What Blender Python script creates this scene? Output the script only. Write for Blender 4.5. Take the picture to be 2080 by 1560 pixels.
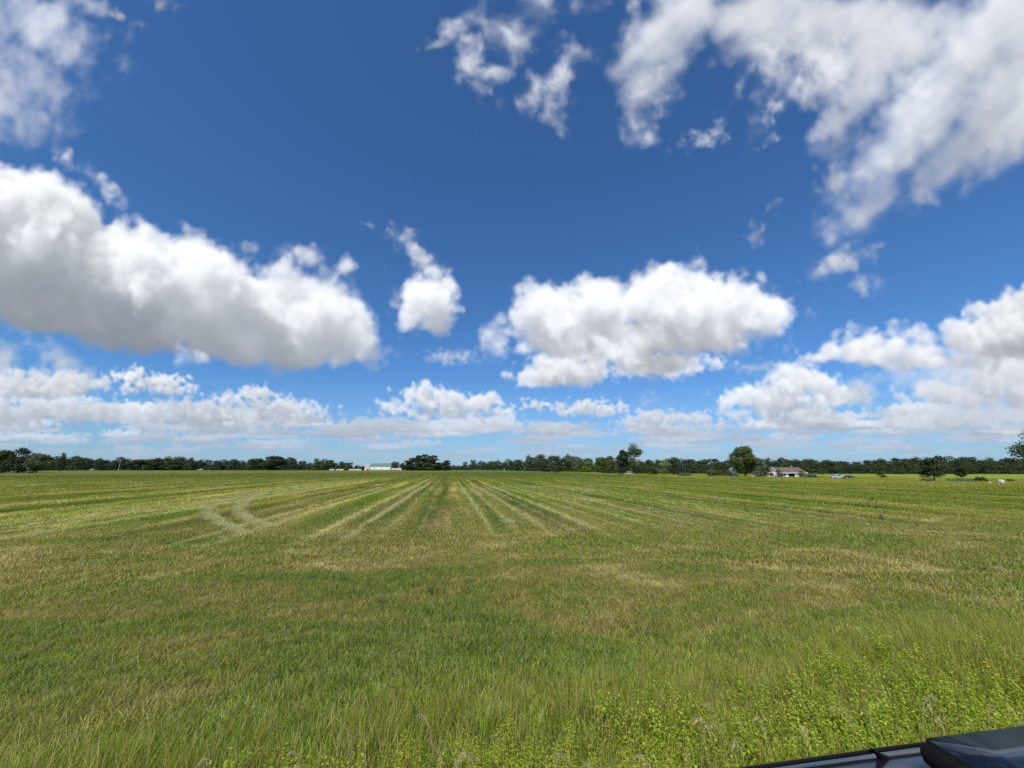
import bpy, bmesh, math, random, os
import numpy as np
from mathutils import Vector, Matrix
from concurrent.futures import ThreadPoolExecutor

for o in list(bpy.data.objects): bpy.data.objects.remove(o, do_unlink=True)
SC = bpy.context.scene
COL = SC.collection
R = math.radians
random.seed(7)

# ------------------------------------------------------------------ camera, sky, sun, exposure
CAM_H = 2.7                      # above the field; the phone is held above the roof of the parked car
F_PX, PITCH = 781.0, R(12.5)     # ultra-wide lens
cam_d = bpy.data.cameras.new('camera'); cam = bpy.data.objects.new('camera', cam_d); COL.objects.link(cam)
cam.location = (0, 0, CAM_H); cam.rotation_euler = (R(90)+PITCH, 0, 0)
cam_d.sensor_width = 36.0; cam_d.lens = 36.0*F_PX/2080.0
cam_d.clip_start = 0.02; cam_d.clip_end = 30000
SC.camera = cam
SC.view_settings.view_transform = 'Standard'; SC.view_settings.look = 'None'
SC.view_settings.exposure = 0.0; SC.view_settings.gamma = 1.0
SC.render.engine = 'CYCLES'
SC.cycles.use_denoising = False
SC.cycles.max_bounces = 6; SC.cycles.diffuse_bounces = 3; SC.cycles.transparent_max_bounces = 8
SC.cycles.caustics_reflective = False; SC.cycles.caustics_refractive = False

SUN_EL, SUN_AZ = R(50), R(200)   # azimuth clockwise from +Y: behind the viewer, a little to the left
SUN_DIR = np.array([math.sin(SUN_AZ)*math.cos(SUN_EL), math.cos(SUN_AZ)*math.cos(SUN_EL), math.sin(SUN_EL)])
SUN_STRENGTH, SKY_STRENGTH = 4.2, 0.10
sun_d = bpy.data.lights.new('sun', 'SUN'); sun_d.energy = SUN_STRENGTH; sun_d.angle = R(0.55); sun_d.color = (1.0, .955, .885)
sun = bpy.data.objects.new('sun', sun_d); COL.objects.link(sun)
sun.location = (0, 0, 60)
sun.rotation_euler = Vector(SUN_DIR).to_track_quat('Z', 'Y').to_euler()


def px_dir(px,py):
    a=(px-1040.0)/F_PX; b=-(py-780.0)/F_PX
    d=np.array([a, math.cos(PITCH)-b*math.sin(PITCH), math.sin(PITCH)+b*math.cos(PITCH)])
    return d/np.linalg.norm(d)

def _upmat(n,m):
    # cubic B-spline interpolation matrix from a lattice of m+3 control values to n samples
    t=np.arange(n)/n*m; i=np.floor(t).astype(int); f=t-i
    w=np.stack([(1-f)**3,3*f**3-6*f**2+4,-3*f**3+3*f**2+3*f+1,f**3],1)/6.0
    M=np.zeros((n,m+3),np.float32)
    for k in range(4): M[np.arange(n),i+k]+=w[:,k]
    return M

def fbm3(rng,shape,wave,octs,gain=0.5,billow=False,sx=1.0,sy=1.0,sz=1.0):
    out=np.zeros(shape,np.float32); amp=1.0; tot=0.0
    nz,ny,nx=shape
    for o in range(octs):
        w=wave/2.0**o
        if w<2.2 and o>0: break
        w=max(w,1.2)
        mz,my,mx=[max(1,int(math.ceil(n/(w*s)))) for n,s in ((nz,sz),(ny,sy),(nx,sx))]
        lat=rng.uniform(-1,1,(mz+3,my+3,mx+3)).astype(np.float32)
        a=np.tensordot(lat,_upmat(nx,mx),axes=([2],[1]))            # z,y,X
        a=np.tensordot(a,_upmat(ny,my),axes=([1],[1]))              # z,X,Y
        a=np.tensordot(_upmat(nz,mz),a,axes=([1],[0]))              # Z,X,Y
        a=a.transpose(0,2,1)*2.2
        if billow: a=1.0-2.2*np.abs(a); a=-a
        out+=amp*a; tot+=amp; amp*=gain
    return out/tot

def drift3(rng,shape,wave,octs,gain,sz):
    # streaks drawn out along the wind: stretched noise, sheared up to the right
    nz,ny,nx=shape
    a=fbm3(rng,(nz,ny,nx+ny),wave,octs,gain,False,1.0,2.4,sz)
    idx=np.arange(nx)[None,:]+np.arange(ny)[:,None]
    return a[:,np.arange(ny)[:,None],idx]

def _shift(a,dz,dx):
    for ax,d in ((0,dz),(1,dx)):
        i=int(math.floor(d)); f=d-i
        def sh(k):
            if k==0: return a
            r=np.zeros_like(a)
            if ax==0:
                if k>0: r[k:]=a[:-k]
                else: r[:k]=a[-k:]
            else:
                if k>0: r[:,k:]=a[:,:-k]
                else: r[:,:k]=a[:,-k:]
            return r
        a=(1-f)*sh(i)+f*sh(i+1)
    return a

def cloud_volume(seed,ells,kind,vox):
    """one cloud: ellipsoids (cx,cy,rx,ry,rot) in angular pixels, grown with noise, lit by the sun. returns x0,y0,rgb,alpha"""
    rng=np.random.RandomState(seed)
    K=dict(cumulus=dict(ero=.85,edge=38,amp=.42,sig=.050,wave=.80,pad=70,gain=.54,octs=6,bill=True,base=.74,off=.15,fil=0,warp=7),
           soft   =dict(ero=.55,edge=78,amp=.66,sig=.0130,wave=.9,pad=90,gain=.55,octs=6,bill=False,base=.9,off=.50,fil=.24,warp=10),
           veil   =dict(ero=1.0,edge=80,amp=.80,sig=.0075,wave=.9,pad=90,gain=.56,octs=6,bill=False,base=1.0,off=.26,fil=.5,warp=18),
           wisp   =dict(ero=.55,edge=70,amp=1.15,sig=.0105,wave=1.5,pad=90,gain=.60,octs=6,bill=False,base=1.0,off=.20,fil=.85,warp=16),
           far    =dict(ero=.5,edge=16,amp=.50,sig=.04,wave=1.0,pad=20,gain=.5,octs=4,bill=True,base=.55,off=.22,fil=0,warp=0))[kind]
    E=np.array([(e+(0,))[:5] if len(e)<5 else e[:5] for e in ells],float)
    ext=np.hypot(E[:,2],E[:,3])*0+np.maximum(E[:,2],E[:,3]*(np.abs(E[:,4])>0))
    hx=np.sqrt((E[:,2]*np.cos(np.radians(E[:,4])))**2+(E[:,3]*np.sin(np.radians(E[:,4])))**2)
    hy=np.sqrt((E[:,2]*np.sin(np.radians(E[:,4])))**2+(E[:,3]*np.cos(np.radians(E[:,4])))**2)
    pad=K['pad']
    x0=(E[:,0]-hx).min()-pad; x1=(E[:,0]+hx).max()+pad
    y0=(E[:,1]-hy).min()-pad; y1=(E[:,1]+hy).max()+pad
    rz=np.minimum(E[:,2],E[:,3]*1.5)*.9
    z1=rz.max()+pad*.5
    nx=int((x1-x0)/vox)+1; ny=int((y1-y0)/vox)+1; nz=max(6,int(2*z1/(vox*1.5))+1)
    X=(x0+np.arange(nx)*vox).astype(np.float32)[None,None,:]
    Y=(y0+np.arange(ny)*vox).astype(np.float32)[None,:,None]
    Z=np.linspace(-z1,z1,nz).astype(np.float32)[:,None,None]
    dzv=2*z1/(nz-1)
    rmean=float(np.mean(np.minimum(E[:,2],E[:,3])))
    # domain warp keeps outlines from reading as ellipses
    wv=max(8.0,rmean*1.1)/vox
    wx=fbm3(rng,(nz,ny,nx),wv,3,sz=1/1.5)*rmean*.30
    wy=fbm3(rng,(nz,ny,nx),wv,3,sz=1/1.5)*rmean*.22
    if K['warp']:
        wx=wx+fbm3(rng,(nz,ny,nx),34/vox,4,.6,sz=1/1.5)*K['warp']
        wy=wy+fbm3(rng,(nz,ny,nx),34/vox,4,.6,sz=1/1.5)*K['warp']
    Xw=X+wx; Yw=Y+wy
    d=np.full((nz,ny,nx),-1e3,np.float32)
    for (cx,cy,rx,ry,rot),r3 in zip(E,rz):
        c,s=math.cos(math.radians(rot)),math.sin(math.radians(rot))
        a=((Xw-cx)*c+(Yw-cy)*s)/rx
        b=(-(Xw-cx)*s+(Yw-cy)*c)/ry
        if K['base']<1: b=np.where(b>0,b/K['base'],b)
        q=np.sqrt(a*a+b*b+(Z/r3)**2)
        di=(1-q)*min(rx,ry)
        k=rmean*.18
        h=np.clip(.5+.5*(di-d)/k,0,1)
        d=np.where(d<-900,di,d+(di-d)*h+k*h*(1-h))
    del Xw,Yw,wx,wy
    wave=max(7.0,rmean*K['wave'])/vox
    st=(1,1,1)
    if kind=='soft': n=drift3(rng,(nz,ny,nx),wave*.8,K['octs'],K['gain'],1/1.5)
    else: n=fbm3(rng,(nz,ny,nx),wave,K['octs'],K['gain'],K['bill'],st[0],st[1],st[2]/1.5)
    am=K['amp']*rmean
    if kind in('cumulus','far'):
        fl=np.clip((Y-y0)/(y1-y0),0,1)
        n=n*(1.0-.45*np.clip((fl-.5)/.4,0,1))
    d=d+am*n+K['off']*rmean
    n2=fbm3(rng,(nz,ny,nx),min(wave*.5,(44.0 if kind=='wisp' else 26.0)/vox),4,.6,False,st[0],st[1],st[2]/1.5)
    d=d+K['edge']*min(1.0,rmean/60.0+.15)*K['ero']*n2
    t=np.clip(d/(K['edge']*min(1.0,rmean/60.0+.15)),0,1)
    dens=(t*t*(3-2*t))*K['sig']*(60.0/max(rmean,12.0))**.65
    if K['fil']:      # torn into filaments
        fr=drift3(rng,(nz,ny,nx),60.0/vox,5,.6,1/1.5) if kind=='soft' else fbm3(rng,(nz,ny,nx),(46.0 if kind=='wisp' else 80.0)/vox,5,.62,sz=1/1.5)
        rg=np.clip(1.25-3.2*np.abs(fr),0,1.25)
        dens=dens*((1-K['fil'])+K['fil']*rg*rg*1.3)
    wf=(5.0 if kind=='far' else 34.0)/vox
    dens=dens*np.clip(np.minimum(np.arange(nx),nx-1-np.arange(nx))/wf,0,1)[None,None,:]**1.5*np.clip(np.minimum(np.arange(ny),ny-1-np.arange(ny))/wf,0,1)[None,:,None]**1.5
    # sun in the local frame of the cloud
    cxm,cym=np.clip(.5*(x0+x1),-300,2400),np.clip(.5*(y0+y1),-300,930)
    v=px_dir(cxm,cym); r=np.cross(v,[0,0,1.0]); r/=np.linalg.norm(r); u=np.cross(r,v)
    L=np.array([SUN_DIR@r,SUN_DIR@u,-SUN_DIR@v])
    Lu=max(L[1],.35)
    tau=np.zeros_like(dens); cur=np.zeros((nz,nx),np.float32)
    ddx=-L[0]/Lu; ddz=(L[2]/Lu)*vox/dzv
    step=vox*math.sqrt(1+(L[0]/Lu)**2+(L[2]/Lu)**2)
    # index 0 of z = near the viewer, so the sun behind the viewer means moving to larger z away from the sun
    for j in range(ny):
        cur=_shift(cur,min(ddz,3),max(-3,min(3,ddx)))
        tau[:,j,:]=cur+dens[:,j,:]*step*.5
        cur=cur+dens[:,j,:]*step
    # sky light from above/below: vertical optical depths
    upd=np.cumsum(dens,axis=1)*vox
    dnd=upd[:,-1:,:]-upd
    sunl=.55*np.exp(-tau*.8)+.38*np.exp(-tau*.19)+.26*np.exp(-tau*.045)
    amb=.5*np.exp(-upd*.10)+.30*np.exp(-dnd*.12)+.20
    view=np.cumsum(dens,axis=0)*dzv
    T=np.exp(-(view-dens*dzv))
    w=T*(1-np.exp(-dens*dzv))
    A=w.sum(0)
    Ssun=(w*sunl).sum(0); Samb=(w*amb).sum(0)
    rgb=Ssun[...,None]*np.array([.90,.885,.865],np.float32)+Samb[...,None]*np.array([.205,.252,.32],np.float32)
    return x0,y0,rgb.astype(np.float32),A.astype(np.float32)

CLOUDS=[ # kind, seed, brightness, ellipsoids
 ('veil',11,.88,[(40,30,130,55,10),(20,200,105,75,20),(95,225,60,55,0),(150,85,60,38,30),(-80,120,120,120)]),
 ('wisp',12,.85,[(180,350,60,16,32),(235,395,42,22,35),(115,118,26,12,10)]),
 ('wisp',13,.45,[(230,20,40,12,30),(330,5,30,10)]),
 ('cumulus',21,.95,[(40,480,185,150,10),(-110,500,190,170),(230,560,195,110,12),(390,595,165,100,12),(420,660,260,75,8),(615,645,130,92,18),(705,688,84,74,15),(580,705,200,62,6),(215,640,270,80,8),(520,610,80,60),(650,600,60,45)]),
 ('wisp',22,.8,[(405,490,32,18,20),(505,500,26,18,40),(610,525,36,22,20),(690,575,40,26,20),(380,730,45,14,5)]),
 ('cumulus',31,.97,[(866,612,56,68),(882,650,48,50),(850,640,44,54)]),
 ('wisp',32,.8,[(835,500,46,18,42),(865,535,32,24,40),(785,470,30,8,20),(800,600,12,40,-20)]),
 ('cumulus',41,.97,[(1130,640,95,66),(1230,630,95,66),(1370,620,125,82),(1490,632,118,66,8),(1250,690,205,58),(1400,680,165,60),(1340,738,105,36)]),
 ('cumulus',42,.86,[(1150,755,95,44),(1105,770,60,26),(1180,720,70,36),(1330,745,95,30),(1420,735,40,18)]),
 ('wisp',43,.85,[(1005,690,32,44,10),(1020,650,24,20),(985,725,22,14),(1580,600,46,12,35)]),
 ('wisp',51,.85,[(950,130,28,72,-8),(925,60,40,18,-30),(970,185,36,24,20),(1010,150,40,20,20)]),
 ('wisp',52,.75,[(1040,70,52,56,-30),(1090,20,60,34,-40),(1010,35,40,30),(1180,6,36,18)]),
 ('wisp',53,.85,[(1078,195,26,50,8),(1120,225,26,20,0),(1140,150,40,68,18),(1135,235,18,32,-8),(1165,105,38,24,15)]),
 ('soft',61,.84,[(1345,90,62,110,35),(1320,150,46,46,0),(1390,20,60,60,20)]),
 ('wisp',62,.8,[(1300,190,36,52,10),(1300,262,42,36,0),(1290,20,16,56,10),(1340,230,30,50)]),
 ('wisp',63,.85,[(1425,282,42,17,-6),(1465,252,12,8)]),
 ('wisp',164,.8,[(1600,190,14,95,28),(1480,215,12,70,30),(1690,130,20,80,35),(1560,230,10,60,22)]),
 ('soft',64,.74,[(1620,40,170,62,0),(1780,60,150,70,0),(1560,30,80,60)]),
 ('wisp',65,.78,[(1500,170,24,84,28),(1565,180,26,78,22),(1540,120,70,42,0),(1650,150,80,60,20)]),
 ('soft',66,.86,[(1760,170,58,100,28),(1712,265,40,56,18),(1800,110,90,40,-35),(1830,170,50,60,30)]),
 ('soft',67,.90,[(2010,80,170,62,-48),(1900,230,190,60,-46),(1830,320,110,46,-38),(1785,395,70,26,-40),(2060,200,150,90,-48),(1960,310,130,40,-30),(2110,60,120,150)]),
 ('wisp',68,.5,[(1775,425,50,24,-20),(1690,350,30,42,10),(1880,395,60,16,-20)]),
 ('wisp',69,.66,[(1700,530,46,28,-30),(1760,515,28,16,20),(1765,577,30,18,-5),(1660,545,22,18)]),
 ('wisp',70,.45,[(1535,485,10,32,8),(1573,418,16,10,-20)]),
 ('cumulus',71,.86,[(1770,715,110,38),(1860,722,95,36),(1700,720,56,26),(1990,690,85,58),(2060,670,100,72,-15),(2130,660,100,90),(1950,735,80,26),(1790,690,50,26),(1880,690,46,22)]),
 ('cumulus',86,.78,[(1980,850,150,24),(1880,860,90,18),(2090,845,90,24)]),
 ('cumulus',72,.8,[(1960,805,120,32),(2050,760,60,40),(1900,815,70,16),(2010,780,60,30),(2090,800,70,40)]),
 ('cumulus',73,.97,[(1620,775,62,38),(1655,780,55,34),(1600,810,120,36),(1530,810,72,28),(1690,805,62,36),(1590,840,120,24),(1490,805,38,18)]),
 ('soft',87,.78,[(2050,745,150,60),(1950,765,120,34),(1860,775,80,22),(2000,830,140,30)]),
 ('soft',74,.6,[(1525,743,40,10),(1740,800,40,26),(1330,815,16,6)]),
 ('cumulus',75,.97,[(865,805,56,24),(900,815,66,26),(960,822,62,24),(820,828,40,16),(910,840,110,16),(1005,835,34,14)]),
 ('cumulus',76,.88,[(1190,826,62,17),(1230,830,40,15),(1150,832,40,12),(1090,822,30,10)]),
 ('cumulus',77,.9,[(1350,850,66,18),(1410,852,44,15),(1300,858,46,14),(1360,865,84,12)]),
 ('soft',78,.7,[(915,725,36,13),(1120,870,50,10)]),
 ('cumulus',79,.88,[(265,765,40,18),(310,778,66,19),(350,790,44,13),(300,790,70,12)]),
 ('cumulus',80,.9,[(515,800,36,19),(545,815,42,20),(590,830,42,20),(630,838,26,14),(550,842,92,13),(470,805,40,14)]),
 ('cumulus',81,.80,[(70,788,110,34),(150,788,70,28),(20,770,80,24)]),
 ('cumulus',84,.78,[(170,838,120,28),(60,835,110,26),(240,848,56,16),(0,850,90,24)]),
 ('cumulus',85,.76,[(400,835,110,24),(330,850,90,20),(470,862,110,16)]),
 ('soft',82,.6,[(130,735,66,22,30),(0,735,30,30)]),
]
def far_clouds():
    rng=np.random.RandomState(5); out=[]
    # rows of flat cumulus receding to the horizon: the lower in the sky, the smaller and the more of them
    for k in range(460):
        f=rng.uniform(0,1)**.75
        y=836+98*f
        w=(70-44*f)*rng.uniform(.5,1.5); h=w*rng.uniform(.12,.24)
        x=rng.uniform(-450,2530)
        if 640<x<1500 and y<862: continue
        if (x<640 or x>1500) and rng.uniform()<.35: y-=rng.uniform(0,40)
        e=[(x,y,w,h)]
        for _ in range(rng.randint(1,4)):
            e.append((x+rng.uniform(-.8,.8)*w,y-rng.uniform(-.1,.5)*h,w*rng.uniform(.25,.5),h*rng.uniform(.5,.95)))
        out.append(('far',1000+k,rng.choice([.60,.68,.80,1.12])*rng.uniform(.9,1.1),e))
    for k in range(26):   # out of the picture to both sides
        pass
    out.sort(key=lambda c:-c[3][0][1])
    return out

def build_canvas(sc=2.0,x_lo=-700,x_hi=2780,y_lo=-700,y_hi=956):
    W=int((x_hi-x_lo)/sc); H=int((y_hi-y_lo)/sc)
    C=np.zeros((H,W,3),np.float32); A=np.zeros((H,W),np.float32)
    lst=[(c,True) for c in far_clouds()]+[(c,False) for c in sorted(CLOUDS,key=lambda c:-np.mean([e[1] for e in c[3]]))]
    lst=[((k,s,b,[tuple(e) if len(e)==5 else tuple(e)+(0,) for e in el]),far) for (k,s,b,el),far in lst]
    with ThreadPoolExecutor(4) as pool:
        vols=list(pool.map(lambda c: cloud_volume(c[0][1],c[0][3],c[0][0],sc),lst))
    for ((kind,seed,br,ells),far),(x0,y0,rgb,al) in zip(lst,vols):
        ym=np.mean([e[1] for e in ells])
        # aerial perspective: the low ones are far away
        hz=max(0.0,min(.62,((ym-640)/300.0)**2*.66)) if ym>640 else 0
        hz=hz if not far else .30+.40*max(0,min(1,(ym-850)/80.0))
        rgb=rgb*br
        rgb=rgb*(1-hz)+al[...,None]*hz*np.array([.36,.44,.57],np.float32)
        rgb*=1; 
        if far: k=.85-.35*max(0,min(1,(ym-870)/60.0)); rgb*=k; al=al*k
        ix=int(round((x0-x_lo)/sc)); iy=int(round((y0-y_lo)/sc))
        h,w=al.shape
        a0,b0=max(0,-iy),max(0,-ix); a1,b1=min(h,H-iy),min(w,W-ix)
        if a1<=a0 or b1<=b0: continue
        sl=(slice(iy+a0,iy+a1),slice(ix+b0,ix+b1))
        aa=al[a0:a1,b0:b1]
        C[sl]=C[sl]*(1-aa[...,None])+rgb[a0:a1,b0:b1]
        A[sl]=A[sl]*(1-aa)+aa
    # the air itself: thickening towards the horizon, in front of the far clouds
    yy=y_lo+np.arange(H)*sc; hz=(.60*np.clip((yy-740)/210.0,0,1)**1.5)[:,None]*np.ones((1,W))
    C=C*(1-hz[...,None])+hz[...,None]*np.array([.36,.45,.60],np.float32); A=A*(1-hz)+hz
    return C.astype(np.float32),A.astype(np.float32),(x_lo,y_lo,sc)


def cloud_dome(W=4096):
    """unroll the cloud field into a full sphere of directions (latitude/longitude)"""
    C, A, (xl, yl, sc) = build_canvas()
    H = W//2
    img = np.zeros((H, W, 4), np.float32)
    rows = np.arange(H//2-6, H)
    el = ((rows+.5)/H-.5)*math.pi
    u = (np.arange(W)+.5)/W
    az = -(u-.5)*2*math.pi                         # atan2(y, x)
    a = math.pi/2-az                                # clockwise from +Y
    a = (a+math.pi)%(2*math.pi)-math.pi
    lim = R(63.0)                                   # beyond the drawn part the cloud field is mirrored on
    m = np.mod(a+lim, 4*lim); a = np.where(m > 2*lim, 4*lim-m, m)-lim
    a = a[None, :]; e = el[:, None]
    dx = np.sin(a)*np.cos(e); dy = np.cos(a)*np.cos(e); dz = np.sin(e)*np.ones_like(a)
    fw = dy*math.cos(PITCH)+dz*math.sin(PITCH); up = -dy*math.sin(PITCH)+dz*math.cos(PITCH)
    fw = np.maximum(fw, 1e-3)
    px = 1040+F_PX*dx/fw; py = 780-F_PX*up/fw
    gx = (px-xl)/sc; gy = (py-yl)/sc
    hh, ww = A.shape
    ok = (gx >= 0) & (gx < ww-1.01) & (gy >= 0) & (gy < hh-1.01)
    gx = np.clip(gx, 0, ww-1.01); gy = np.clip(gy, 0, hh-1.01)
    ix = gx.astype(int); iy = gy.astype(int); fx = (gx-ix)[..., None]; fy = (gy-iy)[..., None]
    S = np.concatenate([C, A[..., None]], 2)
    v = (S[iy, ix]*(1-fx)+S[iy, ix+1]*fx)*(1-fy)+(S[iy+1, ix]*(1-fx)+S[iy+1, ix+1]*fx)*fy
    edge = np.minimum(np.minimum(gx, ww-1-gx)/60.0, np.minimum(gy/60.0, 99))
    v *= (ok*np.clip(edge, 0, 1))[..., None]
    img[rows] = v
    return img

world = bpy.data.worlds.new('World'); SC.world = world; world.use_nodes = True
wt = world.node_tree; wt.nodes.clear()
def wn(t, **k):
    n = wt.nodes.new(t)
    for a, b in k.items(): setattr(n, a, b)
    return n
sky = wn('ShaderNodeTexSky', sky_type='NISHITA', sun_disc=False, sun_elevation=SUN_EL, sun_rotation=SUN_AZ,
         altitude=200, air_density=1.0, dust_density=.3, ozone_density=1.0)
dome = cloud_dome()
def data_image(name, arr):
    h, w = arr.shape[:2]
    im = bpy.data.images.new(name, w, h, alpha=False, float_buffer=True, is_data=True)
    full = np.ones((h, w, 4), np.float32); full[..., :arr.shape[2]] = arr
    im.pixels.foreach_set(full.ravel()); im.update(); im.pack()
    return im
im_light = data_image('cloud_light', dome[..., :3])
im_cover = data_image('cloud_cover', np.repeat(dome[..., 3:4], 3, 2))
del dome
tl = wn('ShaderNodeTexEnvironment', image=im_light, interpolation='Linear')
tc = wn('ShaderNodeTexEnvironment', image=im_cover, interpolation='Linear')
tint = wn('ShaderNodeMix', data_type='RGBA', blend_type='MULTIPLY'); tint.inputs[0].default_value = 1.0
tint.inputs[7].default_value = (.48, .915, 1.42, 1)
gam = wn('ShaderNodeGamma'); gam.inputs[1].default_value = .93
inv = wn('ShaderNodeMath', operation='SUBTRACT'); inv.inputs[0].default_value = 1.0
seen = wn('ShaderNodeVectorMath', operation='SCALE'); lit = wn('ShaderNodeVectorMath', operation='SCALE')
lit.inputs['Scale'].default_value = 1.0/SKY_STRENGTH
add = wn('ShaderNodeVectorMath', operation='ADD')
bg = wn('ShaderNodeBackground'); bg.inputs[1].default_value = SKY_STRENGTH
wo = wn('ShaderNodeOutputWorld')
L = wt.links.new
L(sky.outputs[0], gam.inputs[0]); L(gam.outputs[0], tint.inputs[6]); L(tc.outputs[0], inv.inputs[1])
L(tint.outputs[2], seen.inputs[0]); L(inv.outputs[0], seen.inputs['Scale'])
L(tl.outputs[0], lit.inputs[0]); L(seen.outputs[0], add.inputs[0]); L(lit.outputs[0], add.inputs[1])
L(add.outputs[0], bg.inputs[0]); L(bg.outputs[0], wo.inputs[0])
world.cycles.sampling_method = 'MANUAL'; world.cycles.sample_map_resolution = 1024

# ------------------------------------------------------------------ helpers
def ray(px, py):
    a = (px-1040)/F_PX; b = -(py-780)/F_PX
    return np.array([a, math.cos(PITCH)-b*math.sin(PITCH), math.sin(PITCH)+b*math.cos(PITCH)])
# the field is laid out along its mowing rows: u runs along the road, v away from it
CU, SU = math.cos(R(9)), math.sin(R(9))
def to_uv(x, y): return CU*x+SU*y, -SU*x+CU*y
def to_xy(u, v): return CU*u-SU*v, SU*u+CU*v
def sst(a, b, x):
    t = np.clip((np.asarray(x, float)-a)/(b-a), 0, 1); return t*t*(3-2*t)
ROAD_Z = 0.30
def ground_z(x, y):
    u, v = to_uv(np.asarray(x, float), np.asarray(y, float))
    z = 1.4*sst(120, 420, y)*(1-sst(50, 110, u))
    z = z-.9*sst(74, 100, u)                    # the meadow and the farmyard lie a little lower
    z = z+ROAD_Z*(1-sst(1.7, 3.6, v))
    z = z+.05*np.sin(u*.11+1.0)*np.sin(v*.07)*sst(8, 25, v)*(1-sst(200, 400, v))
    return z
def on_ground(px, py, h=0.0):
    """the point of the terrain (or h above it) seen at a spot of the photograph"""
    d = ray(px, py); t = (CAM_H-h)/max(-d[2], 1e-4)
    for _ in range(25):
        g = float(ground_z(d[0]*t, d[1]*t))+h
        t = .5*t+.5*(CAM_H-g)/max(-d[2], 1e-4)
    return Vector((d[0]*t, d[1]*t, float(ground_z(d[0]*t, d[1]*t))))
def at_depth(px, depth):
    """ground point in the direction of a photo column, at a distance straight ahead"""
    d = ray(px, 955); k = depth/d[1]
    return Vector((d[0]*k, depth, float(ground_z(d[0]*k, depth))))
def m_per_px(depth): return depth/math.cos(PITCH)/F_PX*.977

def mesh_np(name, V, faces, mat=None, rnd=None, smooth=False):
    """faces: list of int arrays (n,3) or (n,4)"""
    me = bpy.data.meshes.new(name)
    V = np.asarray(V, np.float32); me.vertices.add(len(V)); me.vertices.foreach_set('co', V.ravel())
    faces = [np.asarray(f, np.int32) for f in faces if len(f)]
    nl = sum(f.size for f in faces); npoly = sum(len(f) for f in faces)
    me.loops.add(nl); me.polygons.add(npoly)
    me.loops.foreach_set('vertex_index', np.concatenate([f.ravel() for f in faces]))
    sizes = np.concatenate([np.full(len(f), f.shape[1]) for f in faces])
    me.polygons.foreach_set('loop_start', np.concatenate([[0], np.cumsum(sizes)[:-1]]).astype(np.int32))
    if smooth: me.polygons.foreach_set('use_smooth', np.ones(npoly, bool))
    if rnd is not None:
        at = me.attributes.new('rnd', 'FLOAT', 'POINT'); at.data.foreach_set('value', np.asarray(rnd, np.float32))
    me.update(calc_edges=True)
    if mat: me.materials.append(mat)
    return me
def link(name, me, parent=None, loc=None, rz=0.0):
    o = bpy.data.objects.new(name, me); COL.objects.link(o)
    if parent: o.parent = parent
    if loc is not None: o.location = loc
    if rz: o.rotation_euler = (0, 0, rz)
    return o
def tag(o, label=None, cat=None, group=None, kind=None):
    if label: o['label'] = label
    if cat: o['category'] = cat
    if group: o['group'] = group
    if kind: o['kind'] = kind
    return o
def thing(name, loc, label, cat, rz=0.0, group=None):
    o = bpy.data.objects.new(name, None); COL.objects.link(o); o.empty_display_size = .3
    o.location = loc; o.rotation_euler = (0, 0, rz)
    return tag(o, label, cat, group)
def copy_tree(o, parent=None):
    c = o.copy(); COL.objects.link(c)
    if parent: c.parent = parent
    for ch in o.children: copy_tree(ch, c)
    return c

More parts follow.
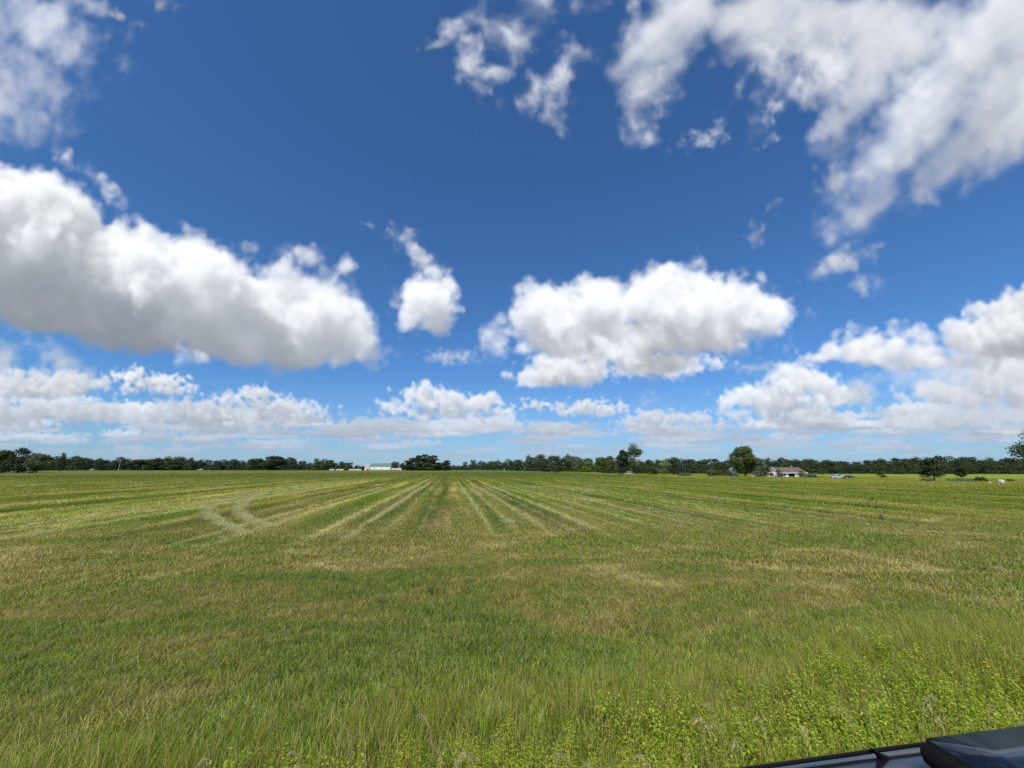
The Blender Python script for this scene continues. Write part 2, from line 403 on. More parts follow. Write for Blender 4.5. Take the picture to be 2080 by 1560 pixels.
class MB:
    """collects shapes into one mesh"""
    def __init__(s): s.v = []; s.f = []
    def add(s, vs, fs):
        n = len(s.v); s.v += [tuple(p) for p in vs]; s.f += [tuple(i+n for i in f) for f in fs]; return s
    def box(s, c, d, rz=0.0):
        x, y, z = [k/2 for k in d]; ca, sa = math.cos(rz), math.sin(rz)
        vs = [(c[0]+ca*a-sa*b, c[1]+sa*a+ca*b, c[2]+e) for e in (-z, z) for a, b in ((-x, -y), (x, -y), (x, y), (-x, y))]
        return s.add(vs, [(3, 2, 1, 0), (4, 5, 6, 7), (0, 1, 5, 4), (1, 2, 6, 5), (2, 3, 7, 6), (3, 0, 4, 7)])
    def tube(s, pts, rad, n=8, cap=True):
        pts = [Vector(p) for p in pts]; rad = rad if isinstance(rad, (list, tuple)) else [rad]*len(pts)
        vs = []
        for i, p in enumerate(pts):
            t = (pts[min(i+1, len(pts)-1)]-pts[max(i-1, 0)]).normalized()
            a = t.cross(Vector((0, 0, 1)) if abs(t.z) < .9 else Vector((1, 0, 0))).normalized(); b = t.cross(a)
            vs += [p+(a*math.cos(k*2*math.pi/n)+b*math.sin(k*2*math.pi/n))*rad[i] for k in range(n)]
        fs = [(i*n+k, i*n+(k+1)%n, (i+1)*n+(k+1)%n, (i+1)*n+k) for i in range(len(pts)-1) for k in range(n)]
        if cap: fs += [tuple(range(n))[::-1], tuple((len(pts)-1)*n+k for k in range(n))]
        return s.add(vs, fs)
    def lathe(s, prof, c, axis='z', n=20):
        vs = []
        for r, h in prof:
            for k in range(n):
                a = 2*math.pi*k/n; p = (r*math.cos(a), r*math.sin(a), h)
                if axis == 'y': p = (p[0], p[2], p[1])
                vs.append((c[0]+p[0], c[1]+p[1], c[2]+p[2]))
        m = len(prof)
        fs = [(i*n+k, i*n+(k+1)%n, (i+1)*n+(k+1)%n, (i+1)*n+k) for i in range(m-1) for k in range(n)]
        fs += [tuple(range(n))[::-1], tuple((m-1)*n+k for k in range(n))]
        return s.add(vs, fs)
    def prism(s, poly, y0, y1, axis='y'):
        n = len(poly)
        f = (lambda a, b, y: (a, y, b)) if axis == 'y' else ((lambda a, b, y: (y, a, b)) if axis == 'x' else (lambda a, b, y: (a, b, y)))
        vs = [f(a, b, y0) for a, b in poly]+[f(a, b, y1) for a, b in poly]
        return s.add(vs, [tuple(range(n)), tuple(range(2*n-1, n-1, -1))]+[(i, i+n, (i+1)%n+n, (i+1)%n) for i in range(n)])
    def build(s, name, mat, parent=None, loc=None, rz=0.0, smooth=False, bevel=0.0, sub=0):
        me = bpy.data.meshes.new(name); me.from_pydata(s.v, [], s.f)
        bm = bmesh.new(); bm.from_mesh(me); bmesh.ops.recalc_face_normals(bm, faces=bm.faces[:]); bm.to_mesh(me); bm.free()
        if mat: me.materials.append(mat)
        if smooth:
            for p in me.polygons: p.use_smooth = True
        o = link(name, me, parent, loc, rz)
        if bevel:
            m = o.modifiers.new('edge', 'BEVEL'); m.width = bevel; m.segments = 3; m.limit_method = 'ANGLE'; m.angle_limit = R(40)
        if sub:
            m = o.modifiers.new('smooth', 'SUBSURF'); m.levels = sub; m.render_levels = sub
        return o

# ------------------------------------------------------------------ materials
class NT:
    def __init__(s, tree): s.t = tree
    def n(s, t, **k):
        n = s.t.nodes.new(t)
        for a, b in k.items(): setattr(n, a, b)
        return n
    def set(s, sock, v):
        if isinstance(v, bpy.types.NodeSocket): s.t.links.new(v, sock)
        elif v is not None:
            if isinstance(v, (tuple, list)) and len(v) == 3 and sock.type == 'RGBA': v = (*v, 1)
            sock.default_value = v
    def m(s, op, a, b=None, c=None, clamp=False):
        n = s.n('ShaderNodeMath', operation=op); n.use_clamp = clamp
        for i, v in enumerate((a, b, c)): s.set(n.inputs[i], v)
        return n.outputs[0]
    def ss(s, a, b, x):
        n = s.n('ShaderNodeMapRange', interpolation_type='SMOOTHSTEP')
        s.set(n.inputs[0], x); n.inputs[1].default_value = a; n.inputs[2].default_value = b
        return n.outputs[0]
    def mix(s, f, a, b, blend='MIX'):
        n = s.n('ShaderNodeMix', data_type='RGBA', blend_type=blend)
        s.set(n.inputs[0], f); s.set(n.inputs[6], a); s.set(n.inputs[7], b)
        return n.outputs[2]
    def noise(s, vec, scale, detail=3, rough=.55, dist=0.0):
        n = s.n('ShaderNodeTexNoise'); s.set(n.inputs['Vector'], vec)
        n.inputs['Scale'].default_value = scale; n.inputs['Detail'].default_value = detail
        n.inputs['Roughness'].default_value = rough; n.inputs['Distortion'].default_value = dist
        return n.outputs[0]
    def comb(s, x, y, z=0.0):
        n = s.n('ShaderNodeCombineXYZ')
        for i, v in enumerate((x, y, z)): s.set(n.inputs[i], v)
        return n.outputs[0]
    def ramp(s, f, stops, interp='LINEAR'):
        n = s.n('ShaderNodeValToRGB'); r = n.color_ramp; r.interpolation = interp
        stops = sorted(stops, key=lambda q: q[0])
        while len(r.elements) < len(stops): r.elements.new(.5)
        for e, (p, c) in zip(r.elements, stops):
            e.position = p; e.color = (*c, 1) if isinstance(c, tuple) else (c, c, c, 1)
        s.set(n.inputs[0], f); return n.outputs[0]

def material(name, build):
    m = bpy.data.materials.new(name); m.use_nodes = True; t = m.node_tree; t.nodes.clear()
    k = NT(t); out = k.n('ShaderNodeOutputMaterial'); sh = build(k)
    t.links.new(sh, out.inputs[0]); return m
def bsdf(k, color, rough=.6, metal=0.0, coat=0.0, normal=None, spec=.5, transmission=0.0):
    p = k.n('ShaderNodeBsdfPrincipled'); k.set(p.inputs['Base Color'], color); k.set(p.inputs['Roughness'], rough)
    p.inputs['Metallic'].default_value = metal; p.inputs['Coat Weight'].default_value = coat; p.inputs['Coat Roughness'].default_value = .03
    p.inputs['Specular IOR Level'].default_value = spec; p.inputs['Transmission Weight'].default_value = transmission
    if normal: k.set(p.inputs['Normal'], normal)
    return p.outputs[0]
def plain(name, color, rough=.6, metal=0.0, coat=0.0, var=.12, scale=3.0, spec=.5):
    def b(k):
        co = k.n('ShaderNodeTexCoord').outputs['Object']
        n = k.noise(co, scale, 5, .6)
        f = k.m('MULTIPLY_ADD', n, 2*var, 1-var)
        c = k.n('ShaderNodeVectorMath', operation='SCALE'); c.inputs[0].default_value = color; k.set(c.inputs['Scale'], f)
        r = k.m('MULTIPLY_ADD', n, .12, rough-.06, clamp=True)
        return bsdf(k, c.outputs[0], r, metal, coat, spec=spec)
    return material(name, b)

# mowing marks, traced where they cross the field: pale rows of dried cuttings, (u, half width, strength)
PALE_ROWS = [(-67.6, 1.2, .5), (-52, .9, .35), (-43, .8, .3), (-31.6, .8, .6), (-26.5, .5, .35), (-21.5, .45, .5), (-19.2, .4, .6), (-17.3, .5, .6),
             (-9.7, .23, .75), (-8.4, .20, .5), (-5.3, .25, .9), (-3.9, .22, .85), (-2.6, .18, .2), (-1.2, .12, .18), (1.9, .20, .5), (3.0, .16, .42), (4.3, .20, .58), (5.4, .14, .3), (6.5, .25, .75),
             (8.0, .18, .36), (9.6, .25, .52), (10.7, .16, .28), (11.8, .24, .46), (12.7, .14, .26), (13.5, .22, .34), (14.7, .16, .26), (15.9, .24, .38), (17.1, .18, .26), (18.3, .24, .46), (20.4, .3, .25), (22.5, .28, .45), (25.5, .35, .3), (29, .4, .25), (33, .45, .3), (38, .5, .22), (44, .6, .22), (52, .6, .2), (60, .6, .2)]

def field_group():
    g = bpy.data.node_groups.new('field_colour', 'ShaderNodeTree')
    g.interface.new_socket('Color', in_out='OUTPUT', socket_type='NodeSocketColor')
    g.interface.new_socket('Straw', in_out='OUTPUT', socket_type='NodeSocketFloat')
    k = NT(g); out = k.n('NodeGroupOutput')
    pos = k.n('ShaderNodeNewGeometry').outputs['Position']
    sp = k.n('ShaderNodeSeparateXYZ'); k.set(sp.inputs[0], pos); x, y = sp.outputs[0], sp.outputs[1]
    u = k.m('ADD', k.m('MULTIPLY', x, CU), k.m('MULTIPLY', y, SU))
    v = k.m('ADD', k.m('MULTIPLY', x, -SU), k.m('MULTIPLY', y, CU))
    uv = k.comb(u, v)
    # patches: long across the rows near the road (the headland), long along the rows further out
    far = k.ss(13.0, 24.0, v)
    nh = k.noise(k.comb(k.m('MULTIPLY', u, .20), k.m('MULTIPLY', v, .38), 7.7), 1.0, 6, .66, .9)
    nf = k.noise(k.comb(k.m('MULTIPLY', u, .55), k.m('MULTIPLY', v, .045), 9.0), 1.0, 5, .62, .4)
    big = k.noise(uv, .045, 3, .5)
    patch = k.m('ADD', k.m('MULTIPLY', k.m('ADD', nh, .008), k.m('SUBTRACT', 1.0, far)), k.m('MULTIPLY', nf, far))
    fine = k.noise(uv, 2.1, 5, .7)
    fine2 = k.noise(k.comb(k.m('MULTIPLY', u, 7.0), k.m('MULTIPLY', v, 3.2), 0.0), 1.0, 3, .7)
    t = k.m('ADD', k.m('ADD', k.m('MULTIPLY', patch, .95), k.m('MULTIPLY', big, .07)), k.m('MULTIPLY', k.m('SUBTRACT', fine, .5), .36))
    t = k.m('ADD', t, k.m('MULTIPLY', k.m('MULTIPLY', k.ss(2.0, 12.0, u), k.ss(16.0, 30.0, v)), -.045))
    col = k.ramp(t, [(.34, (.070, .118, .014)), (.42, (.104, .140, .020)), (.485, (.138, .152, .028)), (.53, (.165, .150, .040)), (.60, (.215, .190, .080)), (.69, (.32, .28, .145))])
    # swaths alternate in tone
    wob = k.m('MULTIPLY', k.m('SUBTRACT', k.noise(k.comb(k.m('MULTIPLY', u, .2), k.m('MULTIPLY', v, .10), 1.0), 1.0, 4, .6), .5), 1.3)
    uw = k.m('ADD', u, wob)
    sw = k.m('SINE', k.m('MULTIPLY', uw, 2.05))
    sw2 = k.m('SINE', k.m('ADD', k.m('MULTIPLY', uw, .74), 1.0))
    tone = k.m('MULTIPLY_ADD', k.m('MULTIPLY', k.m('ADD', sw, sw2), far), .17, .97)
    mid = k.m('MULTIPLY', k.m('MULTIPLY', k.ss(-2.6, -1.4, u), k.m('SUBTRACT', 1.0, k.ss(.9, 1.9, u))), far)
    tone = k.m('MULTIPLY', tone, k.m('MULTIPLY_ADD', mid, -.20, 1.0))
    # pale rows
    uw2 = k.m('ADD', u, k.m('MULTIPLY', wob, .22))
    lo, hi, total = -80.0, 70.0, None
    for a, b in ((-80.0, -24.0), (-24.0, -6.0), (-6.0, 7.3), (7.3, 14.1), (14.1, 21.7), (21.7, 70.0)):
        st = [(0.0, 0.0), (1.0, 0.0)]
        for c, w, s in PALE_ROWS:
            if a < c-w and c+w < b:
                q = lambda z: (z-a)/(b-a)
                st += [(q(c-w*1.15), 0.0), (q(c), s), (q(c+w*1.15), 0.0)]
        n = k.n('ShaderNodeMapRange'); k.set(n.inputs[0], uw2); n.inputs[1].default_value = a; n.inputs[2].default_value = b
        r = k.ramp(n.outputs[0], st)
        total = r if total is None else k.m('ADD', total, r)
    edge = k.m('ADD', v, k.m('MULTIPLY', k.m('SUBTRACT', k.noise(k.comb(k.m('MULTIPLY', u, .35), 0.0, 5.0), 1.0, 2), .5), 15.0))
    gap = k.ss(.30, .55, k.noise(k.comb(k.m('MULTIPLY', u, 1.4), k.m('MULTIPLY', v, .35), 2.0), 1.0, 4, .65))
    pale = k.m('MULTIPLY', k.m('MULTIPLY', total, k.ss(13.5, 21.0, edge)), k.m('MULTIPLY_ADD', gap, .75, .25))
    # dry band left of the middle, mottled
    band = k.m('MULTIPLY', k.m('MULTIPLY', k.ss(-26.5, -22.0, u), k.m('SUBTRACT', 1.0, k.ss(-18.5, -16.2, u))), k.ss(15.0, 22.0, v))
    mott = k.ss(.42, .62, k.noise(k.comb(k.m('MULTIPLY', u, 1.3), k.m('MULTIPLY', v, .5), 0.0), 1.0, 5, .7))
    pale = k.m('MAXIMUM', pale, k.m('MULTIPLY', k.m('MULTIPLY', band, mott), .62))
    pale = k.m('MULTIPLY', pale, k.m('MULTIPLY_ADD', k.ss(80.0, 330.0, v), -.75, 1.0))
    sh = k.n('ShaderNodeVectorMath', operation='SCALE'); k.set(sh.inputs[0], col); k.set(sh.inputs['Scale'], k.m('MULTIPLY', tone, k.m('MULTIPLY_ADD', fine2, .5, .75)))
    col = k.mix(pale, sh.outputs[0], (.46, .42, .215))
    # far ground is an even green, darkened: grass self-shadow put into the colour; a strip of crop beyond the hay field; the unmown meadow to the right
    col = k.mix(k.m('MULTIPLY', k.ss(60.0, 160.0, v), .72), col, (.074, .090, .015))
    crop = k.m('MULTIPLY', k.ss(215.0, 225.0, v), k.ss(-12.0, 4.0, u))
    col = k.mix(k.m('MULTIPLY', crop, .8), col, (.070, .112, .034))
    md = k.ss(72.4, 73.6, u)
    nm = k.noise(k.comb(k.m('MULTIPLY', u, .06), k.m('MULTIPLY', v, .05), 0.0), 1.0, 5, .65)
    mcol = k.ramp(nm, [(.35, (.110, .165, .022)), (.5, (.165, .205, .030)), (.65, (.22, .235, .050))])
    col = k.mix(md, col, mcol)
    # the verge by the road
    vg = k.m('SUBTRACT', 1.0, k.ss(4.6, 7.0, k.m('ADD', v, k.m('MULTIPLY', u, -.10))))
    vcol = k.ramp(nh, [(.36, (.105, .165, .018)), (.5, (.150, .195, .024)), (.62, (.19, .18, .045))])
    col = k.mix(k.m('MULTIPLY', vg, .8), col, vcol)
    br = k.n('ShaderNodeVectorMath', operation='MULTIPLY'); k.set(br.inputs[0], col); br.inputs[1].default_value = (1.40, 1.40, 1.13)
    k.set(out.inputs[0], br.outputs[0]); k.set(out.inputs[1], pale)
    return g
FIELD = field_group()

def m_field(k):
    f = k.n('ShaderNodeGroup', node_tree=FIELD)
    pos = k.n('ShaderNodeNewGeometry').outputs['Position']
    n1 = k.noise(pos, 9.0, 6, .75); n2 = k.noise(pos, 1.3, 4, .6)
    b = k.n('ShaderNodeBump'); b.inputs['Strength'].default_value = .55; b.inputs['Distance'].default_value = .10
    k.set(b.inputs['Height'], k.m('ADD', n1, n2))
    c = k.n('ShaderNodeVectorMath', operation='SCALE'); k.set(c.inputs[0], f.outputs[0]); k.set(c.inputs['Scale'], k.m('MULTIPLY_ADD', n1, .9, .52))
    return bsdf(k, c.outputs[0], .9, normal=b.outputs[0], spec=.15)
M_FIELD = material('field_soil_and_sward', m_field)

def leafy(name, build_color, transl=.35, rough=.55, spec=.25):
    def b(k):
        c = build_color(k)
        p = bsdf(k, c, rough, spec=spec)
        tr = k.n('ShaderNodeBsdfTranslucent'); k.set(tr.inputs[0], k.mix(1.0, c, (1.15, 1.25, .55), 'MULTIPLY'))
        mx = k.n('ShaderNodeMixShader'); mx.inputs[0].default_value = transl
        k.t.links.new(p, mx.inputs[1]); k.t.links.new(tr.outputs[0], mx.inputs[2])
        return mx.outputs[0]
    return material(name, b)
def rnd_attr(k): return k.n('ShaderNodeAttribute', attribute_name='rnd').outputs['Fac']

def c_grass(k):
    f = k.n('ShaderNodeGroup', node_tree=FIELD); r = rnd_attr(k)
    v = k.n('ShaderNodeVectorMath', operation='SCALE'); k.set(v.inputs[0], f.outputs[0])
    r2 = k.m('FRACT', k.m('MULTIPLY', r, 7.31)); k.set(v.inputs['Scale'], k.m('MULTIPLY_ADD', k.m('POWER', r2, 1.7), 2.25, .56))
    straw = k.m('GREATER_THAN', r, .82)
    c = k.mix(k.m('MULTIPLY', straw, .75), v.outputs[0], (.50, .45, .27))
    red = k.m('MULTIPLY', k.m('GREATER_THAN', r, .70), k.m('LESS_THAN', r, .78))
    return k.mix(k.m('MULTIPLY', red, .6), c, (.20, .125, .05))
M_GRASS = leafy('grass_blades', c_grass, .38, .5)
def ramp_leaf(stops):
    def b(k): return k.ramp(rnd_attr(k), stops)
    return b
M_FORB = leafy('forb_leaves', ramp_leaf([(0, (.20, .27, .018)), (.5, (.34, .42, .034)), (1, (.58, .62, .10))]), .35, .42, .4)
M_STRAW = leafy('dry_cuttings', ramp_leaf([(0, (.42, .39, .19)), (.5, (.54, .49, .26)), (1, (.38, .41, .16))]), .2, .7)
M_TALL = leafy('tall_grass', ramp_leaf([(0, (.18, .25, .022)), (.40, (.29, .34, .036)), (.64, (.37, .36, .060)), (.80, (.38, .27, .090)), (1, (.62, .55, .27))]), .35, .55)
def c_meadow(k):
    pos = k.n('ShaderNodeNewGeometry').outputs['Position']
    a = k.noise(pos, .055, 5, .65); b = k.noise(pos, .5, 4, .6)
    c = k.ramp(k.m('ADD', k.m('MULTIPLY', rnd_attr(k), .35), k.m('ADD', k.m('MULTIPLY', a, .75), k.m('MULTIPLY', b, .25))),
               [(.36, (.11, .17, .022)), (.52, (.23, .28, .034)), (.66, (.33, .35, .050)), (.80, (.40, .38, .085)), (.95, (.50, .45, .18))])
    return c
M_MEADOW = leafy('meadow_stems', c_meadow, .3, .6)

# ------------------------------------------------------------------ terrain: one sheet out to the horizon
def terrain():
    rad = np.concatenate([np.linspace(0, 12, 49)[1:], 12*(3500/12)**(np.arange(1, 110)/109)])
    na = 240; ang = np.arange(na)*2*math.pi/na
    X = rad[:, None]*np.cos(ang); Y = rad[:, None]*np.sin(ang)
    V = np.concatenate([[[0, 0, float(ground_z(0, 0))]], np.stack([X, Y, ground_z(X, Y)], -1).reshape(-1, 3)])
    nr = len(rad); i = np.arange(nr-1)[:, None]*na+1; k = np.arange(na)[None, :]; k2 = (k+1)%na
    q = np.stack([i+k, i+na+k, i+na+k2, i+k2], -1).reshape(-1, 4)
    t = np.stack([np.zeros(na, int), 1+np.arange(na), 1+(np.arange(na)+1)%na], 1)
    o = link('field', mesh_np('field', V, [t, q], M_FIELD, smooth=True))
    tag(o, kind='structure')
terrain()

def strip(name, v0, v1, z, mat, u0=-400, u1=400):
    mb = MB(); n = 40
    for i in range(n+1):
        u = u0+(u1-u0)*i/n
        for v in (v0, v1):
            x, y = to_xy(u, v); mb.v.append((x, y, z))
    mb.f = [(2*i, 2*i+2, 2*i+3, 2*i+1) for i in range(n)]
    return tag(mb.build(name, mat), kind='structure')
M_ASPHALT = plain('asphalt', (.055, .055, .057), .85, var=.25, scale=9)
M_GRAVEL = plain('gravel_shoulder', (.26, .23, .19), .9, var=.35, scale=30)
strip('road_shoulder', -1.0, 1.62, ROAD_Z+.004, M_GRAVEL)
strip('road', -8.2, -1.0, ROAD_Z+.008, M_ASPHALT)

# ------------------------------------------------------------------ grass: tufts scattered as stuff
PROTO = {}
def blades_mesh(name, seed, n, spread, hmin, hmax, wid, lean, mat, mellow=False):
    rng = np.random.RandomState(seed)
    a = rng.uniform(0, 2*math.pi, n); r = spread*np.sqrt(rng.uniform(0, 1, n))
    bx, by = r*np.cos(a), r*np.sin(a)
    h = rng.uniform(hmin, hmax, n); d = rng.uniform(0, 2*math.pi, n); ln = lean*rng.uniform(.2, 1.3, n)
    f = d+rng.uniform(-.9, .9, n)+math.pi/2
    wx, wy = np.cos(f), np.sin(f)
    V = []; S = 4
    for i, s in enumerate((0, .4, .75, 1.0)):
        out = ln*h*(s**1.7); z = h*s*(1-.35*ln*s*s)
        w = wid*rng.uniform(.7, 1.3, n)*(1-s**2*.95)*.5
        cx, cy = bx+np.cos(d)*out, by+np.sin(d)*out
        V.append(np.stack([cx-wx*w, cy-wy*w, z], 1)); V.append(np.stack([cx+wx*w, cy+wy*w, z], 1))
    V = np.stack(V, 1).reshape(-1, 3)              # n, 8, 3
    b = (np.arange(n)*8)[:, None]
    q = np.concatenate([b+np.array([[2*i, 2*i+1, 2*i+3, 2*i+2]]) for i in range(3)])
    rn = rng.uniform(0, 1, n)
    if mellow: rn = (np.floor(rng.uniform(0, 4.2, n))+.38+.34*rng.uniform(0, 1, n))/7.31     # far tufts: quieter variation from blade to blade
    return mesh_np(name, V, [q], mat, np.repeat(rn, 8))
def forb_mesh(name, seed, stems, hmin, hmax, mat, leaf=.06):
    rng = np.random.RandomState(seed); V = []; F = []; Rn = []
    for s in range(stems):
        h = rng.uniform(hmin, hmax); x, y = rng.normal(0, .09, 2); lx, ly = rng.normal(0, .10, 2)
        m = int(h/.026); sr = rng.uniform()
        for i in range(m):
            t = .15+.85*(i+1)/m; c = np.array([x+lx*t*t, y+ly*t*t, h*t]); a = i*2.4+rng.uniform(-.4, .4)
            l = leaf*rng.uniform(.7, 1.3)*(1.15-.5*t); tilt = rng.uniform(-.25, .65); w = l*rng.uniform(.17, .25)
            o = np.array([math.cos(a)*math.cos(tilt), math.sin(a)*math.cos(tilt), math.sin(tilt)])
            sd = np.array([-math.sin(a), math.cos(a), rng.uniform(-.4, .4)])
            k = len(V); dr = np.array([0, 0, -.25*l])
            V += [c, c+o*l*.45+sd*w, c+o*l+dr, c+o*l*.45-sd*w]; F.append([k, k+1, k+2, k+3])
            Rn += [min(1, max(0, .35*sr+.3*t+rng.uniform(0, .35)))]*4
        k = len(V); w = .003
        V += [(x-w, y, 0), (x+w, y, 0), (x+lx+w, y+ly, h), (x+lx-w, y+ly, h)]; F.append([k, k+1, k+2, k+3]); Rn += [.2]*4
    return mesh_np(name, V, [np.array(F)], mat, Rn)

def scatter(name, label, meshes, P, yaw, scl, idx, tilt=None, kind='stuff'):
    """one object: copies of a few tufts over many ground points"""
    pc = bpy.data.collections.new(name+'_kinds')
    for i, me in enumerate(meshes):
        o = bpy.data.objects.new('%s_kind_%02d' % (name, i), me); pc.objects.link(o)
    me = bpy.data.meshes.new(name); me.vertices.add(len(P)); me.vertices.foreach_set('co', np.asarray(P, np.float32).ravel())
    rot = np.zeros((len(P), 3), np.float32); rot[:, 2] = yaw
    if tilt is not None: rot[:, :2] = tilt
    me.attributes.new('rot', 'FLOAT_VECTOR', 'POINT').data.foreach_set('vector', rot.ravel())
    s3 = np.asarray(scl, np.float32); s3 = np.repeat(s3[:, None], 3, 1) if s3.ndim == 1 else s3
    me.attributes.new('scl', 'FLOAT_VECTOR', 'POINT').data.foreach_set('vector', np.ascontiguousarray(s3).ravel())
    me.attributes.new('pick', 'INT', 'POINT').data.foreach_set('value', np.asarray(idx, np.int32))
    o = link(name, me); tag(o, label, kind=kind)
    g = bpy.data.node_groups.new(name+'_scatter', 'GeometryNodeTree')
    g.interface.new_socket('Geometry', in_out='INPUT', socket_type='NodeSocketGeometry')
    g.interface.new_socket('Geometry', in_out='OUTPUT', socket_type='NodeSocketGeometry')
    N = g.nodes.new; gi, go = N('NodeGroupInput'), N('NodeGroupOutput')
    ci = N('GeometryNodeCollectionInfo'); ci.inputs[0].default_value = pc; ci.inputs[1].default_value = True; ci.inputs[2].default_value = True
    ip = N('GeometryNodeInstanceOnPoints'); ip.inputs['Pick Instance'].default_value = True
    def na(nm, ty):
        n = N('GeometryNodeInputNamedAttribute'); n.data_type = ty; n.inputs[0].default_value = nm; return n.outputs[0]
    er = N('FunctionNodeEulerToRotation')
    K = g.links.new
    K(gi.outputs[0], ip.inputs['Points']); K(ci.outputs[0], ip.inputs['Instance']); K(na('pick', 'INT'), ip.inputs['Instance Index'])
    K(na('rot', 'FLOAT_VECTOR'), er.inputs[0]); K(er.outputs[0], ip.inputs['Rotation']); K(na('scl', 'FLOAT_VECTOR'), ip.inputs['Scale'])
    K(ip.outputs[0], go.inputs[0])
    mod = o.modifiers.new('scatter', 'NODES'); mod.node_group = g
    return o

def wedge(rng, n, r0, r1, half=R(62)):
    r = np.sqrt(rng.uniform(r0*r0, r1*r1, n)); a = rng.uniform(-half, half, n)
    return r*np.sin(a), r*np.cos(a)
def vnoise(x, y, s, seed):
    rng = np.random.RandomState(seed); T = rng.uniform(0, 1, (64, 64))
    x = np.asarray(x)*s; y = np.asarray(y)*s; ix = np.floor(x).astype(int); iy = np.floor(y).astype(int); fx = x-ix; fy = y-iy
    fx = fx*fx*(3-2*fx); fy = fy*fy*(3-2*fy); g = lambda a, b: T[a%64, b%64]
    return (g(ix, iy)*(1-fx)+g(ix+1, iy)*fx)*(1-fy)+(g(ix, iy+1)*(1-fx)+g(ix+1, iy+1)*fx)*fy

def grow_grass():
    rng = np.random.RandomState(3)
    near = [blades_mesh('tuft', 100+i, 60, .20, .07, .19, .0075, .75, M_GRASS) for i in range(6)]
    mid = [blades_mesh('tuft', 200+i, 60, .32, .06, .17, .013, .8, M_GRASS) for i in range(5)]
    farm = [blades_mesh('tuft', 300+i, 55, .70, .05, .15, .030, .8, M_GRASS, True) for i in range(4)]
    rf = 32+220*rng.uniform(0, 1, 30000)**1.3; af = rng.uniform(-R(58), R(58), 30000)
    fx, fy = wedge(rng, 42000, 30, 105, R(58))
    sets = [(near, wedge(rng, 15000, 3.0, 13)), (mid, wedge(rng, 32000, 12, 34)), (farm, (np.concatenate([fx, rf*np.sin(af)]), np.concatenate([fy, rf*np.cos(af)])))]
    meshes = near+mid+farm; P = []; S = []; I = []; base = 0
    for ms, (x, y) in sets:
        u, v = to_uv(x, y); lim = 4.6+.10*u
        ok = (v > lim-1.2) & (u < 72.5); x, y, u, v, lim = x[ok], y[ok], u[ok], v[ok], lim[ok]
        P.append(np.stack([x, y, ground_z(x, y)-.005], 1))
        s = .75+.9*vnoise(x, y, .30, 8)*vnoise(x, y, 1.3, 4)
        s *= (.80+.15*sst(14, 24, v))*(1+.45*(1-sst(0, 2.2, v-(lim+.4))))
        S.append(s); I.append(base+rng.randint(0, len(ms), len(x))); base += len(ms)
    P = np.concatenate(P); S = np.concatenate(S); I = np.concatenate(I)
    S3 = np.stack([S**.5, S**.5, S], 1)*(1+.006*np.clip(np.hypot(P[:, 0], P[:, 1])-60, 0, 200))[:, None]**[1.6, 1.6, .8]
    scatter('grass', 'short mown hay field grass, green and straw coloured', meshes, P, rng.uniform(0, 6.28, len(P)), S3, I,
            tilt=rng.normal(0, .12, (len(P), 2)))
    # the uncut strip between the mown field and the verge
    tall = [blades_mesh('tall_tuft', 400+i, 46, .16, .20, .52, .0065, .42, M_TALL) for i in range(6)]
    x, y = wedge(rng, 26000, 1.8, 22, R(66)); u, v = to_uv(x, y); lim = 4.9+.10*u
    keep = (v > 1.75) & (v < lim+rng.normal(.35, .45, len(v)))
    x, y, u, v = x[keep], y[keep], u[keep], v[keep]
    s = .62+.55*vnoise(x, y, .8, 14)+.12*(v < 3.6); s *= 1-.40*sst(-.8, 1.0, v-(4.9+.10*u))
    scatter('tall_grass', 'tall uncut grass of the roadside strip', tall, np.stack([x, y, ground_z(x, y)-.005], 1), rng.uniform(0, 6.28, len(x)), s,
            rng.randint(0, 6, len(x)), tilt=rng.normal(0, .13, (len(x), 2)))
    # leafy weeds of the verge, thick to the right
    forb = [forb_mesh('forb', 500+i, 9, .18, .44, M_FORB, .047) for i in range(6)]
    x, y = wedge(rng, 30000, 1.8, 15, R(66)); u, v = to_uv(x, y)
    edge = 3.15+.16*np.clip(u, 0, 20)+.9*(vnoise(x, y, .9, 31)-.5)
    p = (.04+.9*sst(-2.6, .6, u))*np.where(v < edge+.9, 1, 0)*np.where(v > edge, .35, 1)
    keep = (v > 1.75) & (rng.uniform(0, 1, len(v)) < p*(.35+.9*vnoise(x, y, .7, 23)))
    x, y = x[keep], y[keep]
    scatter('undergrowth', 'bright green leafy weeds of the road verge', forb, np.stack([x, y, ground_z(x, y)-.01], 1), rng.uniform(0, 6.28, len(x)),
            rng.uniform(.65, 1.25, len(x)), rng.randint(0, 6, len(x)), tilt=rng.normal(0, .12, (len(x), 2)))
    # loose dry cuttings along the mowing rows and round the turns of the mower
    cut = [blades_mesh('cuttings', 600+i, 90, .26, .10, .24, .013, 1.6, M_STRAW) for i in range(4)]
    pts = []
    for c, w, st in PALE_ROWS:
        if -24 < c < 26:
            n = int(420*st*(1 if c < 8 else .5)); v = rng.uniform(15.5+6*rng.uniform()**2, 62, n)
            uu = c+rng.normal(0, w*.42, n)-.0*v
            keep = rng.uniform(0, 1, n) < .25+.75*vnoise(uu, v, .5, 77)
            pts += list(zip(*[q[keep] for q in to_xy(uu, v)]))
    turns = [[(548, 1074), (528, 1066), (508, 1058), (490, 1047), (482, 1037), (490, 1026), (506, 1016), (530, 1006)],
             [(495, 1087), (478, 1078), (460, 1070), (444, 1062), (428, 1052), (420, 1044), (424, 1035), (436, 1027), (470, 1016)]]
    for tr in turns:
        g = [on_ground(*p) for p in tr]
        for a, b in zip(g[:-1], g[1:]):
            n = int((b-a).length*34)
            for _ in range(n):
                q = a.lerp(b, rng.uniform()); pts.append((q.x+rng.normal(0, .085), q.y+rng.normal(0, .085)))
